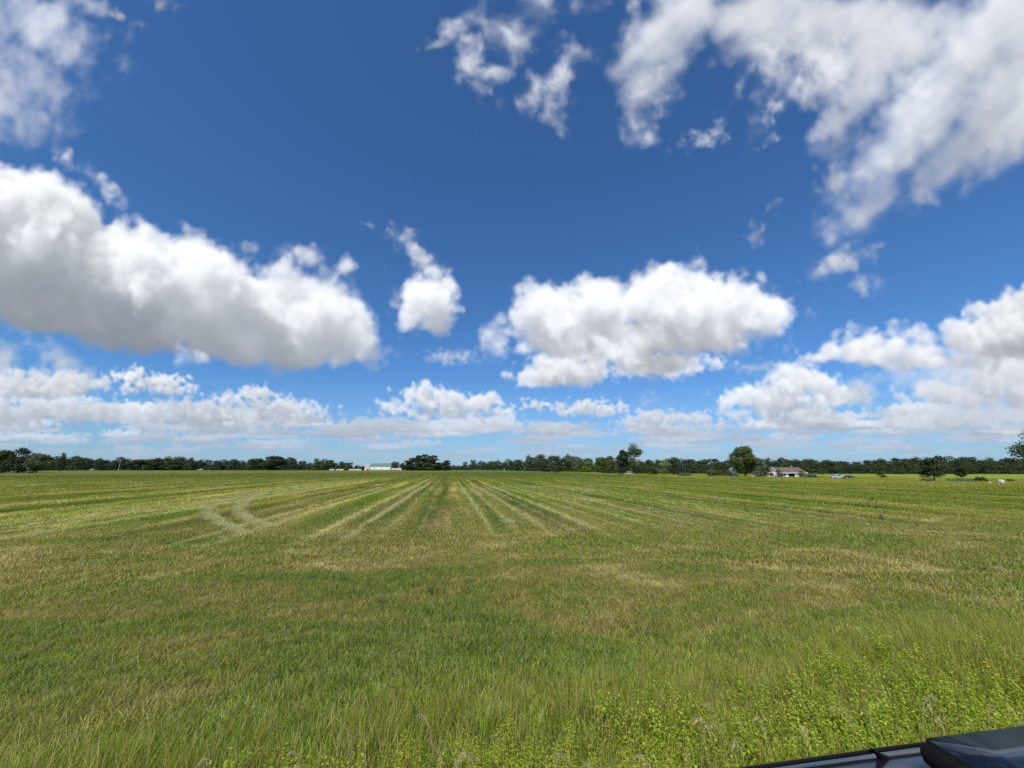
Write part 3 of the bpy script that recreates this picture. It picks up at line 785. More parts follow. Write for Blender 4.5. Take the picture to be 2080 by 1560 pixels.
    pts = np.array(pts); x, y = pts[:, 0], pts[:, 1]
    sc = rng.uniform(.7, 1.15, len(x))*(1+.015*np.clip(y-20, 0, 60))
    scatter('dry_cuttings', 'pale dry cuttings lying in rows on the mown field', cut, np.stack([x, y, ground_z(x, y)], 1), rng.uniform(0, 6.28, len(x)),
            np.stack([sc, sc, sc*.9], 1), rng.randint(0, 4, len(x)))
    # the unmown meadow to the right of the field
    mw = [blades_mesh('meadow_tuft', 700+i, 60, .75, .35, .95, .035, .4, M_MEADOW) for i in range(4)]
    u = 73+np.abs(rng.normal(0, 1, 30000))*48; v = rng.uniform(20, 260, 30000)
    x, y = to_xy(u, v); keep = (np.abs(np.arctan2(x, y)) < R(62)) & (u < 200) & (vnoise(x, y, .12, 41) > .2)
    for px, D in ((2004, 80), (2028, 84)):      # open ground round the white boulders
        b = at_depth(px, D); keep &= ~((np.abs(x*b.y/b.x-y) < 3.0) & (np.hypot(x, y) < b.to_2d().length+2) & (np.hypot(x, y) > b.to_2d().length-12))
    x, y = x[keep], y[keep]
    s = rng.uniform(.5, 1.1, len(x))*(.6+.8*vnoise(x, y, .09, 43))
    scatter('meadow_grass', 'tall yellow-green meadow grass beyond the mown field', mw, np.stack([x, y, ground_z(x, y)-.02], 1), rng.uniform(0, 6.28, len(x)), s,
            rng.randint(0, 4, len(x)))
grow_grass()

# ------------------------------------------------------------------ trees
def foliage(name, dark, mid, light, transl=.22):
    def b(k):
        r = rnd_attr(k); pos = k.n('ShaderNodeNewGeometry').outputs['Position']
        n = k.noise(pos, .16, 3, .6)
        t = k.m('ADD', k.m('MULTIPLY', r, .50), k.m('MULTIPLY', k.m('SUBTRACT', n, .30), .90))
        t = k.m('ADD', t, k.m('MULTIPLY', k.m('SUBTRACT', k.n('ShaderNodeObjectInfo').outputs['Random'], .5), .45))
        return k.ramp(t, [(.15, dark), (.5, mid), (.9, light)])
    return leafy(name, b, transl, .55, .3)
M_DARK = foliage('foliage_dark', (.023, .037, .012), (.040, .060, .017), (.066, .090, .024))
M_WOOD = foliage('foliage_wood', (.028, .044, .016), (.044, .066, .022), (.076, .096, .032))
M_MID = foliage('foliage_mid', (.040, .066, .014), (.066, .102, .019), (.105, .145, .028))
M_BRIGHT = foliage('foliage_bright', (.075, .140, .022), (.120, .200, .034), (.17, .26, .05))
M_OLIVE = foliage('foliage_olive', (.070, .080, .032), (.105, .116, .046), (.155, .160, .070))
M_SILVER = foliage('foliage_silver', (.070, .090, .062), (.110, .135, .095), (.165, .190, .140))
M_PALE = foliage('foliage_pale', (.12, .15, .06), (.19, .22, .085), (.27, .29, .13))
M_RED = foliage('foliage_rust', (.10, .045, .022), (.16, .075, .03), (.20, .13, .05))
M_BARK = plain('bark', (.085, .068, .052), .9, var=.35, scale=2.0)
M_DEAD = plain('dead_wood', (.30, .28, .25), .9, var=.25, scale=2.0)

def leaf_cloud(rng, lobes, n, size, rough=.55):
    """many small leaf sprays over the outer part of a few lobes -> verts (4n,3), rnd (4n)"""
    lob = np.array(lobes, float); vol = (lob[:, 3]*lob[:, 4])**1.0; pick = rng.choice(len(lob), n, p=vol/vol.sum())
    d = rng.normal(0, 1, (n, 3)); d /= np.linalg.norm(d, axis=1)[:, None]
    d[:, 2] = np.where((d[:, 2] < -.3) & (rng.uniform(0, 1, n) < .6), -d[:, 2]*.6, d[:, 2])
    # twigs: leaves gather round some directions and leave gaps between
    h = np.sin(d[:, 0]*9+pick*1.7)+np.sin(d[:, 1]*8+pick*2.9)+np.sin(d[:, 2]*10+pick*.7)
    r = rng.uniform(.25, 1, n)**.45*(1+.13*h*.5)*(1+.10*rng.normal(0, 1, n))
    c = lob[pick, :3]+d*np.stack([lob[pick, 3], lob[pick, 3], lob[pick, 4]], 1)*r[:, None]
    c[:, 2] = np.maximum(c[:, 2], size*rng.uniform(.2, 1, n))
    nrm = d*.95+rng.normal(0, rough, (n, 3))+np.array([0, 0, .30]); nrm /= np.linalg.norm(nrm, axis=1)[:, None]
    a = np.cross(nrm, rng.normal(0, 1, (n, 3))); a /= np.linalg.norm(a, axis=1)[:, None]; b = np.cross(nrm, a)
    s = size*rng.uniform(.55, 1.35, n)[:, None]; k = rng.uniform(.45, .8, n)[:, None]
    V = np.stack([c-a*s, c+b*s*k, c+a*s, c-b*s*k], 1).reshape(-1, 3)
    return V, np.repeat(np.clip(rng.uniform(0, 1, n)*.7+.15*(h+1), 0, 1), 4)
def quads(n): return np.arange(4*n).reshape(n, 4)

def lobes_broad(rng, H, W, base=.12, n=10, top=.78):
    L = [(0, 0, H*(base+.34), W*.30, H*.30)]
    for i in range(n):
        a = i*2.4+rng.uniform(-.5, .5); t = rng.uniform(0, 1); z = H*(base+.12+(top-base)*t)
        rr = W*.5*(.72*math.sqrt(max(0.05, 1-(1.55*t-.55)**2)))*rng.uniform(.55, 1.0)
        q = W*rng.uniform(.15, .25)
        L.append((rr*math.cos(a), rr*math.sin(a), z, q, min(q*rng.uniform(.7, 1.0), H*.2)))
    L.append((rng.normal(0, W*.06), rng.normal(0, W*.06), H*.84, W*.20, H*.14))
    return L
def lobes_conifer(rng, H, W, base=.05):
    L = []
    for i in range(9):
        t = i/8; z = H*(base+.08+(.86-base)*t); q = W*.5*(1-t)**.8+.04*W
        m = 4 if t < .7 else 1
        for j in range(m):
            a = j*2*math.pi/m+i*.9; o = q*.55 if m > 1 else 0
            L.append((o*math.cos(a), o*math.sin(a), z+rng.normal(0, .02*H), q*.62, H*.065))
    return L
def lobes_column(rng, H, W, base=.05):
    L = []
    for i in range(10):
        t = i/9; q = W*(.26+.12*math.sin(i*2.1))*(1 if t < .75 else 1.6-.8*t)
        L.append((rng.normal(0, W*.10), rng.normal(0, W*.10), H*(base+.06+(.85-base)*t), q, H*.11))
    return L
def lobes_wood(rng):
    L = [(0, 0, .50, .30, .40), (0, 0, .30, .34, .26)]
    for i in range(9):
        a = i*2.4+rng.uniform(-.5, .5); t = rng.uniform(0, 1); z = .30+.50*t; r = .34*math.sqrt(max(.05, 1-(z-.36)**2/.30))*rng.uniform(.7, 1)
        L.append((r*math.cos(a), r*math.sin(a), z, rng.uniform(.13, .20), rng.uniform(.10, .16)))
    return L+[(rng.normal(0, .06), rng.normal(0, .06), .80, .22, .15)]+[(.26*math.cos(a), .26*math.sin(a), .17, .26, .20) for a in (0, 1.57, 3.14, 4.71)]
def lobes_shrub(rng, H, W, n=9):
    L = []
    for i in range(n):
        a = i*2.4; r = W*.5*math.sqrt((i+.3)/n)*.8
        L.append((r*math.cos(a), r*math.sin(a), H*rng.uniform(.28, .62)*(1-.35*(r/(W*.5))), W*rng.uniform(.15, .24), H*rng.uniform(.22, .36)))
    return L
def trunk_mesh(rng, H, W, limbs=5, thick=.022, mat=None, lean=(0, 0), crown_base=.2):
    mb = MB(); r = H*thick; top = H*.72
    p = [(lean[0]*H*t*t, lean[1]*H*t*t, top*t-.1) for t in (0, .12, .35, .6, 1)]
    mb.tube(p, [r*1.5, r, r*.8, r*.55, r*.15], 8)
    for i in range(limbs):
        a = i*2.4+rng.uniform(-.3, .3); t = crown_base+.12+.45*i/max(1, limbs-1)
        b = Vector((lean[0]*H*t*t, lean[1]*H*t*t, top*t)); L = W*.36*rng.uniform(.7, 1.1)
        e = b+Vector((math.cos(a)*L, math.sin(a)*L, L*rng.uniform(.5, 1.0)))
        m = b.lerp(e, .5)+Vector((0, 0, -.06*L))
        mb.tube([b, m, e], [r*.42, r*.26, r*.08], 6)
    me = bpy.data.meshes.new('trunk'); me.from_pydata(mb.v, [], mb.f); me.materials.append(mat or M_BARK)
    return me
SHAPES = {}
def tree(name, loc, H, W, shape, mat, label, cat='tree', group=None, seed=1, n=1400, leaf=.34, base=.12, trunk=True, lean=(0, 0), limbs=5, thick=.022, rz=0.0, stem='trunk'):
    rng = np.random.RandomState(seed)
    lob = dict(broad=lambda: lobes_broad(rng, H, W, base), conifer=lambda: lobes_conifer(rng, H, W, base),
               column=lambda: lobes_column(rng, H, W, base), shrub=lambda: lobes_shrub(rng, H, W))[shape]()
    lob = [(x+lean[0]*H*(z/H)**2, y+lean[1]*H*(z/H)**2, z, a, b) for x, y, z, a, b in lob]
    V, rn = leaf_cloud(rng, lob, n, leaf)
    root = thing(name, loc, label, cat, rz, group)
    link('crown' if shape != 'shrub' else 'foliage', mesh_np('crown', V, [quads(n)], mat, rn), root)
    if trunk: link(stem, trunk_mesh(rng, H, W, limbs, thick, None, lean, base), root)
    return root

def far_variants(mat, seed, n=5, quads_n=1600):
    out = []
    for i in range(n):
        rng = np.random.RandomState(seed+i)
        lob = lobes_wood(rng)
        out.append(leaf_cloud(rng, lob, quads_n, .036, .30))
    return out
WOOD_V = far_variants(M_WOOD, 900)
def wood(name, label, spots, mat):
    """a far wood that reads as one mass: spots are (x, y, height, width factor)"""
    rng = np.random.RandomState(len(spots)); VV = []; RR = []
    for x, y, h, w in spots:
        V, rn = WOOD_V[rng.randint(len(WOOD_V))]; a = rng.uniform(0, 6.28)
        c, s = math.cos(a), math.sin(a); M = np.array([[c, -s, 0], [s, c, 0], [0, 0, 1]])
        P = (V@M.T)*np.array([h*w, h*w, h])+np.array([x, y, float(ground_z(x, y))-.2])
        VV.append(P); RR.append(np.clip(rn*.7+rng.uniform(-.3, .6), -.2, 1.3))
    V = np.concatenate(VV); o = link(name, mesh_np(name, V, [quads(len(V)//4)], mat, np.concatenate(RR)))
    return tag(o, label, kind='stuff')
# crown tops along the horizon, read off the photograph: (column, top row); depth gives the size
def skyline(prof, px): return float(np.interp(px, [p[0] for p in prof], [p[1] for p in prof]))
LEFT_TOPS = [(-420, 905), (-200, 918), (0, 922), (95, 924), (130, 926), (180, 929), (260, 930), (300, 932), (352, 928), (400, 931), (470, 933), (520, 934), (556, 929), (600, 934), (640, 936), (680, 937), (705, 942), (745, 945)]
MID_TOPS = [(790, 943), (915, 945), (930, 943), (960, 940), (1000, 936), (1040, 932), (1075, 927), (1100, 924), (1130, 922), (1160, 924), (1190, 926), (1240, 927)]
RIGHT_TOPS = [(1240, 928), (1310, 930), (1380, 929), (1440, 929), (1500, 930), (1560, 930), (1600, 931), (1640, 930), (1680, 932), (1720, 934), (1755, 935), (1800, 931), (1850, 927), (1900, 926), (1950, 929), (2000, 931), (2040, 928), (2080, 928), (2300, 918), (2600, 900)]
def wood_spots(prof, depth0, depth1, x0, x1, rows, seed, step=.72):
    rng = np.random.RandomState(seed); front, rest = [], []
    hump = lambda q: 2.6*math.sin(q*.061+seed)+2.0*math.sin(q*.137+2*seed)+1.5*math.sin(q*.031)
    for r in range(rows):
        px = x0
        while px < x1:
            f = (px-x0)/(x1-x0); D = (depth0+(depth1-depth0)*f)*(1+.055*r)+rng.uniform(-4, 4)
            top = skyline(prof, px)+1.5+hump(px)*.7+rng.normal(0, 2.2)-(3.5 if rng.uniform() < .14 else 0)+(3.0*rng.uniform(0, 1) if r == 0 else 0)
            g = at_depth(px, D); mp = m_per_px(D)
            base = 953+(CAM_H-g.z)/mp
            h = max(3.0, (base-top)*mp*(1.02 if r else rng.uniform(.55, 1.0))); w = rng.uniform(.8, 1.35)
            (front if r == 0 else rest).append((g.x, g.y, h, w))
            px += h*w*step/mp*rng.uniform(.75, 1.25)
    return front, rest
def wood_front(spots, label, group, mat, seed, n=1600):
    """the trees along the edge of a wood, each its own tree: a few kinds, then copies"""
    rng = np.random.RandomState(seed); kinds = []
    for i in range(5):
        V, rn = leaf_cloud(rng, lobes_wood(rng), n, .034, .34)
        crown = mesh_np('crown', V, [quads(n)], mat, rn); kinds.append((crown, trunk_mesh(rng, 1.0, .7, 4, .02)))
    protos = []
    for j, (x, y, h, w) in enumerate(spots):
        i = rng.randint(5); loc = (x, y, float(ground_z(x, y))-.15); rz = rng.uniform(0, 6.28)
        if not any(p[0] == i for p in protos):
            r = thing('broadleaf_tree', loc, label, 'tree', rz, group); link('crown', kinds[i][0], r); link('trunk', kinds[i][1], r); protos.append((i, r))
        else:
            r = copy_tree([p[1] for p in protos if p[0] == i][0]); r.location = loc; r.rotation_euler = (0, 0, rz)
        r.scale = (h*w, h*w, h)
fr, rs = wood_spots(LEFT_TOPS, 300, 560, -420, 745, 3, 1)
wood('far_wood', 'dark wood along the horizon left of the white barn', rs, M_WOOD)
wood_front(fr, 'dark green tree along the front of the wood left of the white barn', 'trees along the edge of the left wood', M_WOOD, 31)
fr, rs = wood_spots(MID_TOPS, 600, 420, 800, 1250, 3, 2)
wood('far_wood', 'wood rising to the right of the dark pine clump', rs, M_WOOD)
wood_front(fr, 'dark green tree along the front of the wood right of the pine clump', 'trees along the edge of the middle wood', M_WOOD, 32)
fr, rs = wood_spots(RIGHT_TOPS, 330, 275, 1235, 2560, 3, 3)
wood('far_wood', 'dark wood behind the farmhouse and the yellow-green meadow', rs, M_WOOD)
wood_front(fr, 'dark green tree along the front of the wood behind the farmhouse', 'trees along the edge of the right wood', M_WOOD, 33)

def put(px, base_y=None, depth=None):
    return on_ground(px, base_y) if depth is None else at_depth(px, depth)
def sized(name, x0, x1, top, shape, mat, label, depth=None, base_y=None, **k):
    """a tree standing where the photograph shows it, x0..x1 wide and reaching up to the row top"""
    px = .5*(x0+x1); g = put(px, base_y, depth); mp = m_per_px(g.y); base = 953+(CAM_H-g.z)/mp
    H = (base-top)*mp*k.pop('hf', 1.28 if shape == 'shrub' else 1.0); W = (x1-x0)*mp*k.pop('wf', 1.08)
    k.setdefault('seed', int(px)+500); k['n'] = int(k.get('n', 1400)*2.0); k.setdefault('leaf', max(.10, .030*max(H*.8, W)))
    return sized_done(name, g, H, W, shape, mat, label, k)
def sized_done(name, g, H, W, shape, mat, label, k):
    return tree(name, (g.x, g.y, g.z-.05), H, W, shape, mat, label, **k)

# left edge: a nearer clump
T = sized
T('broadleaf_tree', -18, 26, 914, 'broad', M_DARK, 'tall dark tree cut off by the left edge of the picture', depth=238, base=.02, n=1800)
T('broadleaf_tree', 20, 58, 911, 'broad', M_DARK, 'tallest dark tree of the left edge clump, with a ragged open top', depth=240, base=.10, n=1300, leaf=.32)
T('broadleaf_tree', 52, 98, 923, 'broad', M_OLIVE, 'brownish green rounded tree at the right end of the left edge clump', depth=236, base=.0, n=1800)
T('bush', 6, 52, 938, 'shrub', M_DARK, 'dark bush under the tallest tree of the left edge clump', depth=233, cat='bush', n=900, stem='stem', limbs=3)
T('bush', -60, 0, 934, 'shrub', M_DARK, 'dark bush at the left end of the left edge clump', depth=236, cat='bush', n=900, stem='stem', limbs=3)
T('slender_tree', 112, 132, 921, 'column', M_WOOD, 'thin tree poking above the left wood beside the left edge clump', depth=330, base=.1, n=700)
T('broadleaf_tree', 262, 306, 934, 'broad', M_WOOD, 'rounded low tree just right of the white pole', depth=455, base=.0, n=1300)
T('broadleaf_tree', 298, 336, 932, 'broad', M_DARK, 'dark rounded tree in the middle of the low clump right of the pole', depth=458, base=.0, n=1300)
T('broadleaf_tree', 330, 370, 936, 'broad', M_WOOD, 'rounded tree at the right end of the low clump right of the pole', depth=452, base=.0, n=1300)
T('broadleaf_tree', 498, 534, 931, 'broad', M_DARK, 'dark tree at the left end of the dark group in the left wood', depth=470, base=.0, n=1300)
T('broadleaf_tree', 530, 580, 927, 'broad', M_DARK, 'highest broad dark tree of the left wood', depth=472, base=.0, n=1600)
T('slender_tree', 586, 606, 932, 'column', M_WOOD, 'narrow tree right of the highest dark tree of the left wood', depth=476, base=.0, n=700)
T('slender_tree', 628, 654, 932, 'column', M_MID, 'narrow mid green tree near the right end of the left wood', depth=480, base=.0, n=800)
T('broadleaf_tree', 650, 682, 935, 'broad', M_WOOD, 'rounded tree last in the left wood before the yard lamp', depth=480, base=.0, n=1000)
T('small_tree', 697, 712, 944, 'broad', M_OLIVE, 'small brownish tree between yard lamp and white barn', depth=500, base=.0, n=600)
# around the barn: grove and pine clump
T('broadleaf_tree', 792, 812, 937, 'broad', M_DARK, 'dark tree close against the right end of the white barn', depth=520, base=.05, n=800)
T('broadleaf_tree', 808, 828, 940, 'broad', M_DARK, 'dark tree between the white barn and the pine clump', depth=520, base=.05, n=800)
for i, (a, b, t, lab) in enumerate([(824, 846, 931, 'dark pine at the left end of the pine clump right of the barn'), (838, 860, 926, 'second dark pine from the left in the pine clump'),
        (853, 874, 924, 'tallest dark pine in the middle of the pine clump'), (866, 890, 926, 'broad dark pine at the right shoulder of the tall pine clump'),
        (882, 900, 940, 'low dark pine beside the tall part of the pine clump'), (896, 916, 936, 'pointed low dark pine at the right end of the pine clump')]):
    T('pine_tree', a, b, t, 'column', M_DARK, lab, depth=395+4*(i%3), base=.0, n=2000, group='pines of the dark clump', wf=1.5)
# right of the middle: mixed trees before the wood
T('bare_tree', 1150, 1182, 925, 'broad', M_OLIVE, 'thin greyish tree with bare pale stems before the middle wood', depth=300, base=.2, n=520, limbs=8)
T('broadleaf_tree', 1128, 1158, 932, 'broad', M_DARK, 'dark bushy tree left of the thin greyish tree', depth=296, base=.0, n=1300)
T('round_tree', 1183, 1209, 936, 'broad', M_BRIGHT, 'bright yellow-green round tree before the middle wood', depth=255, base=.02, n=1500)
T('broadleaf_tree', 1170, 1192, 939, 'broad', M_MID, 'mid green bushy tree touching the bright round tree on its left', depth=262, base=.0, n=1000)
T('broadleaf_tree', 1206, 1236, 930, 'broad', M_MID, 'mid green tree right of the bright round tree', depth=262, base=.02, n=1400)
T('broadleaf_tree', 1230, 1256, 925, 'broad', M_OLIVE, 'dull grey-green tree left of the big tall tree', depth=225, base=.02, n=1200)
T('broadleaf_tree', 1252, 1282, 913, 'broad', M_DARK, 'big dark tree in the left half of the tallest group', depth=180, base=.03, n=2200)
T('tall_tree', 1268, 1305, 908, 'broad', M_SILVER, 'tall pale topped tree leaning right over the tallest group', depth=184, base=.50, n=900, lean=(.07, 0), limbs=8)
T('broadleaf_tree', 1276, 1304, 928, 'broad', M_MID, 'yellowish green lower tree at the right foot of the tallest group', depth=178, base=.03, n=1500)
T('bush', 1252, 1272, 946, 'shrub', M_DARK, 'dark bush at the left foot of the tallest group', depth=172, cat='bush', n=700, stem='stem', limbs=3)
T('bush', 1284, 1304, 945, 'shrub', M_DARK, 'dark bush at the right foot of the tallest group', depth=172, cat='bush', n=700, stem='stem', limbs=3)
T('small_tree', 1314, 1338, 940, 'broad', M_MID, 'small round topped green tree on its own right of the tallest group', depth=150, base=.10, n=1500)
T('willow_tree', 1336, 1366, 933, 'broad', M_PALE, 'pale yellow-green drooping tree behind a dark tree', depth=165, base=.05, n=1300, lean=(.12, 0))
T('broadleaf_tree', 1355, 1379, 932, 'broad', M_DARK, 'dark tree in front of the pale drooping tree', depth=150, base=.06, n=1500)
for i, (a, b, t) in enumerate([(1374, 1392, 956), (1388, 1402, 957)]):
    T('shrub', a, b, t, 'shrub', M_SILVER, ['low grey-green shrub right of the dark tree at the field edge', 'second low grey-green shrub along the field edge'][i], depth=150, cat='shrub', n=500, stem='stem', limbs=3)
# the farmhouse group
T('bush', 1432, 1458, 949, 'shrub', M_OLIVE, 'wide olive green bush at the left end of the farmhouse garden', depth=158, cat='bush', n=1300, stem='stem', limbs=4)
T('bush', 1453, 1472, 953, 'shrub', M_MID, 'green rounded bush between the olive bush and the white gable', depth=154, cat='bush', n=900, stem='stem', limbs=4)
T('bush', 1468, 1487, 951, 'shrub', M_DARK, 'dark bush just left of the white gable', depth=152, cat='bush', n=900, stem='stem', limbs=4)
T('shrub', 1464, 1476, 961, 'shrub', M_SILVER, 'small grey shrub in front of the dark bush by the gable', depth=148, cat='shrub', n=400, stem='stem', limbs=3)
T('shrub', 1490, 1503, 961, 'shrub', M_SILVER, 'small grey shrub in front of the white gable', depth=148, cat='shrub', n=400, stem='stem', limbs=3)
T('large_tree', 1484, 1543, 909, 'broad', M_MID, 'large leafy green tree towering over the white farmhouse', depth=154, base=.07, n=4200, leaf=.27, limbs=7, wf=1.0)
T('silver_tree', 1524, 1560, 932, 'broad', M_SILVER, 'silvery green spreading tree right of the large leafy tree', depth=150, base=.12, n=1800, limbs=7)
T('small_tree', 1540, 1568, 946, 'broad', M_OLIVE, 'low olive tree under the silvery tree before the house', depth=148, base=.12, n=1000)
T('spruce_tree', 1572, 1590, 947, 'conifer', M_DARK, 'dark small spruce before the brown roof, left of the garage door', depth=149, base=.03, n=900)
T('spruce_tree', 1618, 1637, 950, 'conifer', M_MID, 'green small spruce at the right corner of the brown roofed house', depth=147, base=.03, n=900)
T('broadleaf_tree', 1672, 1704, 938, 'broad', M_WOOD, 'dark broad tree at the wood edge behind the blue pickup', depth=275, base=.02, n=1300)
T('bush', 1660, 1676, 950, 'shrub', M_WOOD, 'dark bush at the wood edge behind the black car', depth=270, cat='bush', n=600, stem='stem', limbs=3)
T('round_tree', 1584, 1610, 938, 'broad', M_MID, 'mid green round tree rising behind the brown roof', depth=260, base=.02, n=1200)
# the meadow on the right
T('sapling', 1777, 1797, 940, 'column', M_DARK, 'slim young tree standing alone right of the parked cars', depth=143, base=.12, n=700, limbs=4, thick=.014)
T('field_tree', 1866, 1922, 930, 'broad', M_DARK, 'dark spreading tree on a short trunk in the meadow', depth=113, base=.20, n=2600, limbs=8, thick=.03, wf=.78)
T('bush', 1867, 1892, 969, 'shrub', M_RED, 'low rusty red bush beside the dark spreading meadow tree', depth=107, cat='bush', n=500, stem='stem', limbs=3)
T('field_tree', 1932, 1968, 934, 'broad', M_DARK, 'rounded meadow tree foliaged down to the ground', depth=148, base=.0, n=2200, wf=.85)
for i, (a, b, t, d) in enumerate([(1920, 1946, 971, 112), (1942, 1962, 970, 118), (1958, 1978, 971, 108)]):
    T('shrub', a, b, t, 'shrub', M_SILVER, ['low grey-green shrub right of the rusty bush', 'low grey-green shrub below the rounded meadow tree', 'low grey-green shrub left of the dark feathery bush'][i], depth=d, cat='shrub', n=450, stem='stem', limbs=3)
T('bush', 1978, 1998, 965, 'shrub', M_DARK, 'dark feathery bush left of the white boulders', depth=104, cat='bush', n=500, lean=(-.25, 0), stem='stem', limbs=4)
T('bush', 2040, 2052, 971, 'shrub', M_DARK, 'small dark bush in the meadow above the white boulders', depth=118, cat='bush', n=350, stem='stem', limbs=3)
T('broadleaf_tree', 1816, 1838, 949, 'shrub', M_WOOD, 'grey-green rounded bush at the wood edge left of the meadow trees', depth=275, cat='bush', n=700, stem='stem', limbs=3)
# the tree at the right edge: its trunk stands outside the picture, one branch reaches in
g = at_depth(2140, 62)
tree('broadleaf_tree', (g.x, g.y, g.z), 10.5, 9.5, 'broad', M_MID, 'tree at the right edge with one branch reaching into the picture', seed=77, n=9000, leaf=.13, base=.28, limbs=8)

# ------------------------------------------------------------------ farm buildings
M_WHITE = plain('white_siding', (.78, .77, .74), .6, var=.06, scale=.6)
M_TRIM = plain('white_trim', (.80, .80, .78), .5, var=.03)
M_ROOF_GREEN = plain('green_metal_roof', (.135, .215, .185), .5, var=.10, scale=.5)
M_ROOF_PINK = plain('faded_roof', (.42, .36, .33), .7, var=.12, scale=.6)
M_ROOF_GREY = plain('grey_roof', (.20, .21, .22), .6, var=.12)
M_ROOF_BROWN = plain('brown_shingles', (.150, .108, .092), .85, var=.22, scale=2.5)
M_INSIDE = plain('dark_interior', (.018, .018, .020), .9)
M_GLASS = plain('window_glass', (.02, .025, .03), .08, spec=.8, var=.0)
M_CONCRETE = plain('concrete', (.42, .41, .38), .9, var=.15)
M_GALV = plain('galvanised_metal', (.50, .52, .54), .45, .6, var=.1)
M_BRICK = plain('brick_base', (.32, .17, .12), .9, var=.25, scale=4)
M_RUST = plain('orange_paint', (.42, .13, .04), .6, var=.2)

def gable_roof(mb, x0, x1, y0, y1, ez, rz_, over=.4, th=.16, axis='x'):
    """two sloping slabs meeting in a ridge along x (or along y)"""
    if axis == 'x':
        m = (y0+y1)/2; s = (rz_-ez)/(m-y0); lo = ez-over*s
        poly = [(y0-over, lo), (m, rz_), (y1+over, lo), (y1+over, lo+th), (m, rz_+th*1.15), (y0-over, lo+th)]
        mb.prism(poly, x0-over, x1+over, 'x')
    else:
        m = (x0+x1)/2; s = (rz_-ez)/(m-x0); lo = ez-over*s
        poly = [(x0-over, lo), (m, rz_), (x1+over, lo), (x1+over, lo+th), (m, rz_+th*1.15), (x0-over, lo+th)]
        mb.prism(poly, y0-over, y1+over, 'y')
def gable_walls(mb, x0, x1, y0, y1, ez, rz_, axis='x'):
    if axis == 'x': mb.prism([(y0, -.6), (y1, -.6), (y1, ez), ((y0+y1)/2, rz_-.02), (y0, ez)], x0, x1, 'x')
    else: mb.prism([(x0, -.6), (x1, -.6), (x1, ez), ((x0+x1)/2, rz_-.02), (x0, ez)], y0, y1, 'y')

def barn():
    D = 520; g = at_depth(772.5, D); mp = m_per_px(D); L = 41*mp; half = L/2; Wd = 13.0
    b = thing('barn', g, 'long white barn with green metal roof on the horizon', 'barn')
    mb = MB(); gable_walls(mb, -half, half, 0, Wd, 5.4, 8.9); mb.build('wall', M_WHITE, b)
    mb = MB(); gable_roof(mb, -half, half, 0, Wd, 5.4, 8.95, .6, .2); mb.build('roof', M_ROOF_GREEN, b)
    MB().box((0, -.06, .55), (L, .12, 1.1)).build('plinth', M_CONCRETE, b)
    for x in (-half+5.8, -half+5.8+14*mp):
        w = MB().box((x, -.03, 2.7), (1.3, .10, 1.1)).build('window', M_GLASS, b)
        MB().box((x, -.10, 2.10), (1.6, .12, .14)).build('sill', M_TRIM, w)
    d = MB().box((half-4.5, -.04, 1.9), (3.4, .10, 3.4)).build('door', M_TRIM, b)
    MB().box((half-4.5, -.14, 3.72), (3.8, .18, .18)).build('track', M_GALV, d)
    MB().box((half*.3, Wd/2, 9.4), (1.0, 1.0, .9)).build('ridge_vent', M_GALV, b)
    g2 = at_depth(746, D-2)
    a = thing('shed', g2, 'low white shed with faded pink roof at the left end of the barn', 'shed'); hl = 6*mp
    mb = MB(); gable_walls(mb, -hl, hl-.3, 1, 9, 3.9, 6.2); mb.build('wall', M_WHITE, a)
    mb = MB(); gable_roof(mb, -hl, hl-.7, 1, 9, 3.9, 6.25, .35); mb.build('roof', M_ROOF_PINK, a)
    MB().box((-1.2, .96, 1.3), (2.2, .08, 2.5)).build('door', M_CONCRETE, a)
    MB().box((1.9, .96, 1.7), (1.1, .08, .9)).build('window', M_GLASS, a)
    g3 = at_depth(811, D+12)
    s = thing('shed', g3, 'small white shed with grey roof right of the barn', 'shed')
    mb = MB(); gable_walls(mb, -2.6, 2.6, 0, 5, 2.7, 4.2); mb.build('wall', M_WHITE, s)
    mb = MB(); gable_roof(mb, -2.6, 2.6, 0, 5, 2.7, 4.25, .35); mb.build('roof', M_ROOF_GREY, s)
    MB().box((0, -.04, 1.05), (1.0, .08, 2.1)).build('door', M_CONCRETE, s)
barn()

